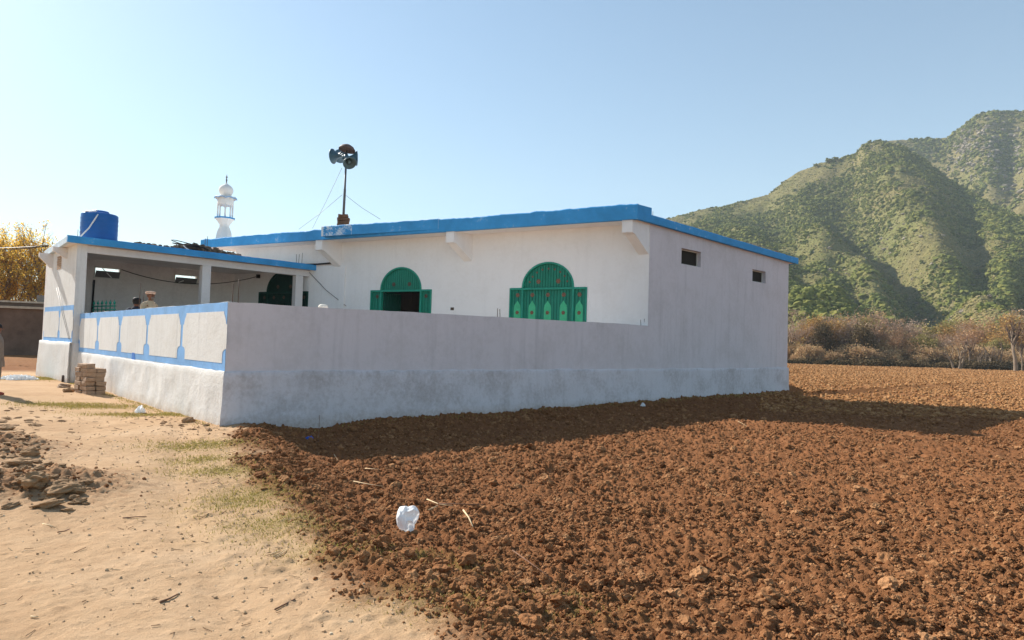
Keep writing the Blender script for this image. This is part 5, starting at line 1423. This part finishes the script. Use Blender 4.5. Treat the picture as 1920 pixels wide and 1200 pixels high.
for k, u, vt, Y, wd, lb in (('pollard2', 1794, 638, 124, 1.0, 'leftmost pollard with knobbly forked pale trunk'), ('pollard', 1818, 641, 125, .9, 'thin straight pollard right of the leftmost one'), ('pollard2', 1831, 655, 126, .8, 'short pollard stump in the middle of the row'),
                            ('pollard2', 1850, 650, 127, .9, 'forked pollard with two pale stems'), ('pollard2', 1869, 642, 126, .9, 'leaning pollard just left of the dark bush'), ('pollard', 1905, 596, 118, 1.15, 'large pollard with a fan of bare shoots at the right'), ('pollard', 1917, 632, 122, .8, 'slim pollard behind the large one at the right edge')):
    plant(k, u, vt, Y, lb, 'tree', 'pollarded trees at the right of the treeline', wd)
r_ = random.Random(9)
for i in range(50):
    u = 1470 + i * 9.2 + r_.uniform(-4, 4); kd = r_.choice(['shrub', 'shrub2', 'shrub'])
    plant(kd, u, r_.choice([632, 640, 648, 655, 660]) + r_.uniform(-5, 5) + (8 if u > 1700 else 0), 131 + r_.uniform(-3, 4), 'dry brown shrub in the undergrowth below the treeline', 'shrub', 'dry shrubs under the treeline', r_.uniform(.7, 1.1))
for i in range(35):
    u = 1472 + i * 13.2 + r_.uniform(-4, 4)
    plant('shrub3', u, 673 + r_.uniform(-3, 3) + .012 * (u - 1480), 127 + r_.uniform(-2, 2), 'low dark shrub at the foot of the treeline', 'shrub', 'dark shrubs at the field edge', 2.2)
for i, (k, u, vt, Y, wd, lb) in enumerate((('poplar', -18, 452, 74, 1.0, 'yellow poplar cut by the left edge of the photo'), ('poplar2', 10, 436, 72, 1.0, 'yellow poplar second from the left edge'), ('poplar', 36, 424, 75, 1.0, 'yellow poplar in the middle of the row'),
                                           ('poplar2', 58, 417, 76, 1.05, 'tallest yellow poplar of the row'), ('poplar', 86, 420, 73, 1.0, 'yellow poplar just left of the end wall'), ('poplar2', 112, 428, 78, 1.0, 'yellow poplar half hidden behind the porch roof'), ('poplar', 140, 470, 80, 1.0, 'yellow poplar seen through the porch window'))):
    plant(k, u, vt, Y, lb, 'tree', 'yellow poplars behind the mud house', wd)
for k in protos:
    if k not in used:
        for ch in list(protos[k].children): bpy.data.objects.remove(ch)
        bpy.data.objects.remove(protos[k])

# mud house behind the porch, on the left
mh0 = at_y(-60, 600, 46.0); mh1 = at_y(120, 600, 47.5)
MF = Frame((mh0.x, mh0.y), (mh1.x - mh0.x, mh1.y - mh0.y)); L = (v2(mh1) - v2(mh0)).length
house = empty('mud_house', (mh0.x, mh0.y, 0), 'low brown mud house with a flat pale roof edge at the left', 'building')
zt_ = at_y(40, 578, 46.6).z; zc_ = at_y(40, 564, 46.6).z
def rough_wall(name, fr, q0, q1, o, z0, z1, mat, parent, amp=.05):
    n = 40; k = 12; V = []
    for j in range(k + 1):
        for i in range(n + 1):
            q = q0 + (q1 - q0) * i / n; z = z0 + (z1 - z0) * j / k
            V.append(fr.pt(q, o + amp * float(fbm(np.array(q * .9), np.array(z * 1.3), 4, 55)), z + (.06 * float(vnoise(np.array(q * .8), np.array(1.5), 56)) if j == k else 0)))
    m = MB(); m.add(V, [(j * (n + 1) + i, j * (n + 1) + i + 1, (j + 1) * (n + 1) + i + 1, (j + 1) * (n + 1) + i) for j in range(k) for i in range(n)], 0, True)
    m.fbox(fr, q0, q1, o - 3.5, o - .2, z0, z1 - .05)
    return m.build(name, mat, parent)
rough_wall('wall', MF, 0, L, 0, -.4, zt_, M_mud, house)
m = MB(); m.fbox(MF, -.2, L + .2, -3.8, .28, zt_ - .02, zt_ + .13); rf = m.build('roof', M_mudcap, house)
m = MB(); m.fbox(MF, -.2, L + .2, -3.6, -.25, zt_ + .13, zc_ - .12); m.build('earth_layer', M_mud, rf)
m = MB(); m.fbox(MF, -.2, L + .2, -3.7, -.12, zc_ - .12, zc_); m.build('parapet', M_mudcap, rf)
qq = on_wall(56, 555, MF)[0]; m = MB(); m.fbox(MF, qq, L, -3.2, -1.2, zc_, zc_ + .5); m.build('upper_block', simple('grey_block', (.20, .18, .165), .95), rf)
# power lines
for k, v in enumerate((457, 461)):
    a_ = at_y(-120, v - 1, 40); b_ = at_y(90, v + (3 if k == 0 else 1), 32); m = MB()
    m.tube([a_.lerp(b_, t / 8) - Vector((0, 0, .2 * 4 * t / 8 * (1 - t / 8))) for t in range(9)], .022, 5)
    tag(m.build('power_line', M_black), ['upper of the two dark cables crossing the yellow poplars', 'lower of the two dark cables crossing the yellow poplars'][k], 'cable', 'power lines at the left')

# ------------------------------------------------------------------ mountain
SKY = np.array([(900, 520), (1000, 490), (1100, 460), (1200, 428), (1265, 408), (1330, 392), (1400, 377), (1440, 364), (1470, 342), (1500, 324), (1540, 305), (1580, 296), (1604, 287), (1617, 268), (1626, 264), (1650, 264), (1690, 275), (1740, 305), (1800, 352), (1860, 383), (1920, 408), (2000, 440), (2100, 470), (2300, 520)])
BACK = np.array([(1500, 420), (1560, 340), (1600, 290), (1640, 266), (1690, 262), (1740, 259), (1775, 257), (1790, 247), (1810, 232), (1835, 214), (1855, 207), (1880, 209), (1920, 212), (1980, 200), (2060, 190), (2160, 210), (2300, 260)])
def mountain(name, prof, r0f, rkf, gul, nu, nt, u0, u1, seed, pw):
    us = np.linspace(u0, u1, nu); ts = np.concatenate([np.linspace(0, 1, nt), np.linspace(1.04, 1.5, 14)])
    vk = np.interp(us, prof[:, 0], prof[:, 1]) 
    U, T = np.meshgrid(us, ts)
    VK = np.interp(U, prof[:, 0], prof[:, 1])
    # ridge height from elevation of the skyline
    dirs = np.array([list(ray(u, v)) for u, v in zip(us, vk)]); az = np.arctan2(dirs[:, 0], dirs[:, 1]); el = dirs[:, 2] / np.hypot(dirs[:, 0], dirs[:, 1])
    rk = rkf(us); r0 = r0f(us); zk = 1.6 + el * rk
    Rr = r0[None] + (rk - r0)[None] * T
    X = np.sin(az)[None] * Rr; Y = np.cos(az)[None] * Rr
    base = 2.0
    tt = np.clip(T, 0, 1)
    Z = base + (zk - base)[None] * (tt ** pw) - np.clip(T - 1, 0, 1) * (zk * .9)[None]
    env = np.sin(np.pi * np.clip(T, 0, 1)) ** .8
    for path, w, amp in gul:
        path = np.array(sorted(path), float)
        ug = np.interp(T, path[:, 0], path[:, 1]); d = (U - ug) / w
        on = sstep(path[0, 0] - .08, path[0, 0] + .06, T) * (1 - sstep(path[-1, 0] - .06, path[-1, 0] + .08, T))
        prof_ = np.where(d < 0, np.exp(-(d / 1.15) ** 2), np.exp(-(d / .8) ** 2))
        Z = Z - amp * prof_ * on * env
    k = (Rr / 800)
    Z = Z + env * (14 * fbm(X / 130, Y / 130, 3, seed) + 6 * np.abs(fbm(X / 45, Y / 60, 4, seed + 9)) + 4 * fbm(X / 14, Y / 14, 4, seed + 20))
    Z = Z + sstep(.0, .25, T) * (3.5 * fbm(X / 30, Y / 30, 4, seed + 31) + 1.6 * fbm(X / 9, Y / 9, 3, seed + 33))
    V = np.stack([X, Y, Z], -1)
    ny, nx = X.shape; idx = np.arange(ny * nx).reshape(ny, nx)
    Q = np.stack([idx[:-1, :-1], idx[:-1, 1:], idx[1:, 1:], idx[1:, :-1]], -1).reshape(-1, 4)
    o = mesh_np(name, V.reshape(-1, 3), Q, M_hill, smooth=True); o['kind'] = 'structure'
    return us, ts, V
front = mountain('hill', SKY, lambda u: 205 + .10 * np.abs(u - 1500), lambda u: 760 + .12 * (1900 - u) - 120 * sstep(1650, 2000, u),
                 [([(.98, 1575), (.75, 1600), (.55, 1650), (.35, 1720), (.1, 1760)], 80, 46), ([(.95, 1810), (.6, 1830), (.3, 1850)], 45, 18), ([(.9, 1440), (.5, 1490), (.2, 1530)], 45, 18), ([(.45, 1560), (.25, 1610), (.08, 1660)], 50, 24), ([(.6, 1960), (.2, 1930)], 40, 30)], 420, 170, 880, 2320, 3, 1.18)
back = mountain('mountain', BACK, lambda u: 600 + 0 * u, lambda u: 1080 + 0 * u, [([(.98, 1700), (.7, 1765), (.45, 1830), (.2, 1900)], 85, 80), ([(.95, 1890), (.6, 1900)], 30, 24)], 260, 90, 1500, 2300, 13, 1.1)
def shrubs(surf, n, smin, smax, seed, label, name, umax=1960, thr=-.08):
    us, ts, V = surf; r = np.random.default_rng(seed)
    tmax = np.searchsorted(ts, 1.12)
    fi = r.uniform(0, len(us) - 1.01, n * 4); t = r.random(n * 4) ** .8
    ur = us[fi.astype(int)]; fj = t * (tmax - 1)
    i = fi.astype(int); j = fj.astype(int); a = (fi - i)[:, None]; b = (fj - j)[:, None]
    P = V[j, i] * (1 - a) * (1 - b) + V[j, i + 1] * a * (1 - b) + V[j + 1, i] * (1 - a) * b + V[j + 1, i + 1] * a * b
    dens = fbm(P[:, 0] / 90, P[:, 1] / 90, 4, seed + 3) + .5 * fbm(P[:, 0] / 22, P[:, 1] / 22, 3, seed + 4) + .45 * (.45 - t)
    k = (ur > 1240) & (ur < umax) & (dens + .5 * r.random(n * 4) > thr + .25)
    P = P[k][:n]; sz = r.uniform(0, 1, len(P)) ** 2.6 * (smax - smin) + smin
    P = P + np.array([0, 0, 1])[None] * (sz * .35)[:, None]
    o = scatter(name, P, sz, [lump(1, seed * 10 + q, .5, 2.2) for q in range(8)], M_scrub, (.6, 1.0), smooth=False, yaw_only=True)
    return tag(o, label, 'scrub', kind='stuff')
shrubs(front, 36000, .45, 1.9, 5, 'green scrub dotted over the near hillside', 'hill_scrub', 1960)
shrubs(back, 13000, 1.0, 3.0, 6, 'green scrub dotted over the far mountain', 'mountain_scrub', 1960)
M_tuft = island('hill_tufts', [(.21, .185, .07), (.27, .215, .09), (.17, .16, .058), (.32, .25, .13), (.165, .17, .052)], .95, .05)
M_hillrock = island('hill_rocks', [(.26, .22, .17), (.33, .28, .22), (.20, .17, .13)], .95, .05)
def tufts(surf, n, smin, smax, seed, label, name, mat, sub=0, t0=0.02, t1=1.0, near=None):
    us, ts, V = surf; r = np.random.default_rng(seed); tmax = np.searchsorted(ts, 1.12)
    i0, i1 = np.searchsorted(us, 1245), np.searchsorted(us, 1960)
    if near is None:
        fi = r.uniform(i0, i1 - 1, n); t = t0 + (t1 - t0) * r.random(n)
    else:
        c = np.array(near)[r.integers(0, len(near), n)]
        fi = np.clip(np.interp(c[:, 0] + r.normal(0, 1, n) * c[:, 2], us, np.arange(len(us))), 0, len(us) - 1.1); t = np.clip(c[:, 1] + r.normal(0, 1, n) * c[:, 3], .02, .995)
    fj = t * (tmax - 1); i = fi.astype(int); j = fj.astype(int); a = (fi - i)[:, None]; b = (fj - j)[:, None]
    P = V[j, i] * (1 - a) * (1 - b) + V[j, i + 1] * a * (1 - b) + V[j + 1, i] * (1 - a) * b + V[j + 1, i + 1] * a * b
    sz = r.uniform(0, 1, n) ** 2 * (smax - smin) + smin
    o = scatter(name, P + np.array([0, 0, 1])[None] * (sz * .2)[:, None], sz, [lump(sub, seed * 10 + q, .45, 2.2) for q in range(8)], mat, (.5, .9), yaw_only=True)
    return tag(o, label, 'ground cover', kind='stuff')
tufts(front, 42000, .3, .85, 7, 'tan grass tufts over the near hillside', 'hill_tufts', M_tuft)
tufts(back, 14000, .5, 1.3, 8, 'tan grass tufts over the far mountain', 'mountain_tufts', M_tuft)
tufts(front, 260, .4, 1.6, 9, 'grey rocks showing through the scrub of the near hill', 'hill_rocks', M_hillrock, 1, near=[(1632, .97, 14, .03), (1660, .62, 20, .06), (1720, .5, 30, .1), (1870, .45, 40, .12), (1620, .3, 60, .1), (1780, .3, 60, .1)])
tufts(back, 420, .9, 3.2, 10, 'pale rock outcrops below the far summit', 'mountain_rocks', M_hillrock, 1, near=[(1810, .86, 20, .03), (1830, .8, 25, .05), (1900, .82, 30, .05), (1890, .7, 30, .06)])
for i, (u, v) in enumerate(((1528, 303), (1553, 297), (1566, 296))):
    us, ts, V = front; ii = np.searchsorted(us, u); jj = np.searchsorted(ts, 1.0) - 2; p = V[jj, ii]
    rs = random.Random(70 + i); root = empty('ridge_tree', tuple(p), ['leftmost of the three small trees on the hill skyline', 'middle of the three small trees on the hill skyline', 'rightmost of the three small trees on the hill skyline'][i], 'tree', 'small trees on the hill skyline')
    m = MB(); m.tube([(0, 0, -2), (0, 0, 3.4)], [.35, .22], 6); m.build('trunk', M_bark, root, world=False)
    s_ = (2.1, 2.7, 2.1)[i]
    P = np.array([(rs.gauss(0, s_ * .6), rs.gauss(0, s_ * .6), 3.6 + rs.gauss(0, s_ * .35)) for _ in range(26)])
    scatter('crown', P, np.array([rs.uniform(.5, 1.0) * s_ * .45 for _ in range(26)]), [lump(1, 800 + q, .5, 2) for q in range(4)], M_scrub, (.6, .9), parent=root)

# ------------------------------------------------------------------ light, sky, air
SUN_AZ = Vector((-math.sin(R(54)), math.cos(R(54)))).normalized(); SUN_EL = R(35.5)
sun = bpy.data.lights.new('sun', 'SUN'); sun.energy = 5.0; sun.angle = R(.53); sun.color = (1.0, .945, .86)
so = bpy.data.objects.new('sun', sun); COL.objects.link(so)
to_sun = Vector((SUN_AZ.x * math.cos(SUN_EL), SUN_AZ.y * math.cos(SUN_EL), math.sin(SUN_EL)))
so.rotation_euler = (-to_sun).to_track_quat('-Z', 'Y').to_euler()
so.location = (0, 0, 30)
w = bpy.data.worlds.new('World'); S.world = w; w.use_nodes = True
nt = w.node_tree; bg = nt.nodes['Background']
sky = nt.nodes.new('ShaderNodeTexSky'); sky.sky_type = 'NISHITA'; sky.sun_disc = False
sky.sun_elevation = SUN_EL; sky.sun_rotation = math.atan2(SUN_AZ.x, SUN_AZ.y)
sky.altitude = 300; sky.air_density = 1.0; sky.dust_density = .5; sky.ozone_density = .8
tm = nt.nodes.new('ShaderNodeMix'); tm.data_type = 'RGBA'; tm.blend_type = 'MULTIPLY'; tm.inputs[0].default_value = 1; tm.inputs[7].default_value = (.95, 1.035, .99, 1)
nt.links.new(sky.outputs[0], tm.inputs[6]); nt.links.new(tm.outputs[2], bg.inputs['Color']); bg.inputs['Strength'].default_value = .09
S.view_settings.view_transform = 'Standard'; S.view_settings.look = 'None'
S.view_settings.exposure = 0.97; S.view_settings.gamma = 1
S.render.engine = 'CYCLES'
S.cycles.use_denoising = True
S.cycles.max_bounces = 8; S.cycles.diffuse_bounces = 4; S.cycles.transparent_max_bounces = 8

# the air between here and the mountain
x0, x1, y0, y1, z0, z1 = -2700, 2700, -1000, 2700, -60, 620
hz = MB(); hz.hexa([(x0, y0, z0), (x1, y0, z0), (x1, y1, z0), (x0, y1, z0), (x0, y0, z1), (x1, y0, z1), (x1, y1, z1), (x0, y1, z1)])
hm = bpy.data.materials.new('haze'); hm.use_nodes = True; ht = hm.node_tree
for n_ in list(ht.nodes):
    if n_.type == 'BSDF_PRINCIPLED': ht.nodes.remove(n_)
pv = ht.nodes.new('ShaderNodeVolumePrincipled'); pv.inputs['Color'].default_value = (.80, .92, 1, 1); pv.inputs['Density'].default_value = .00021; pv.inputs['Anisotropy'].default_value = .0
ht.links.new(pv.outputs[0], ht.nodes['Material Output'].inputs['Volume'])
tag(hz.build('haze', hm), kind='stuff')
S.cycles.volume_bounces = 0
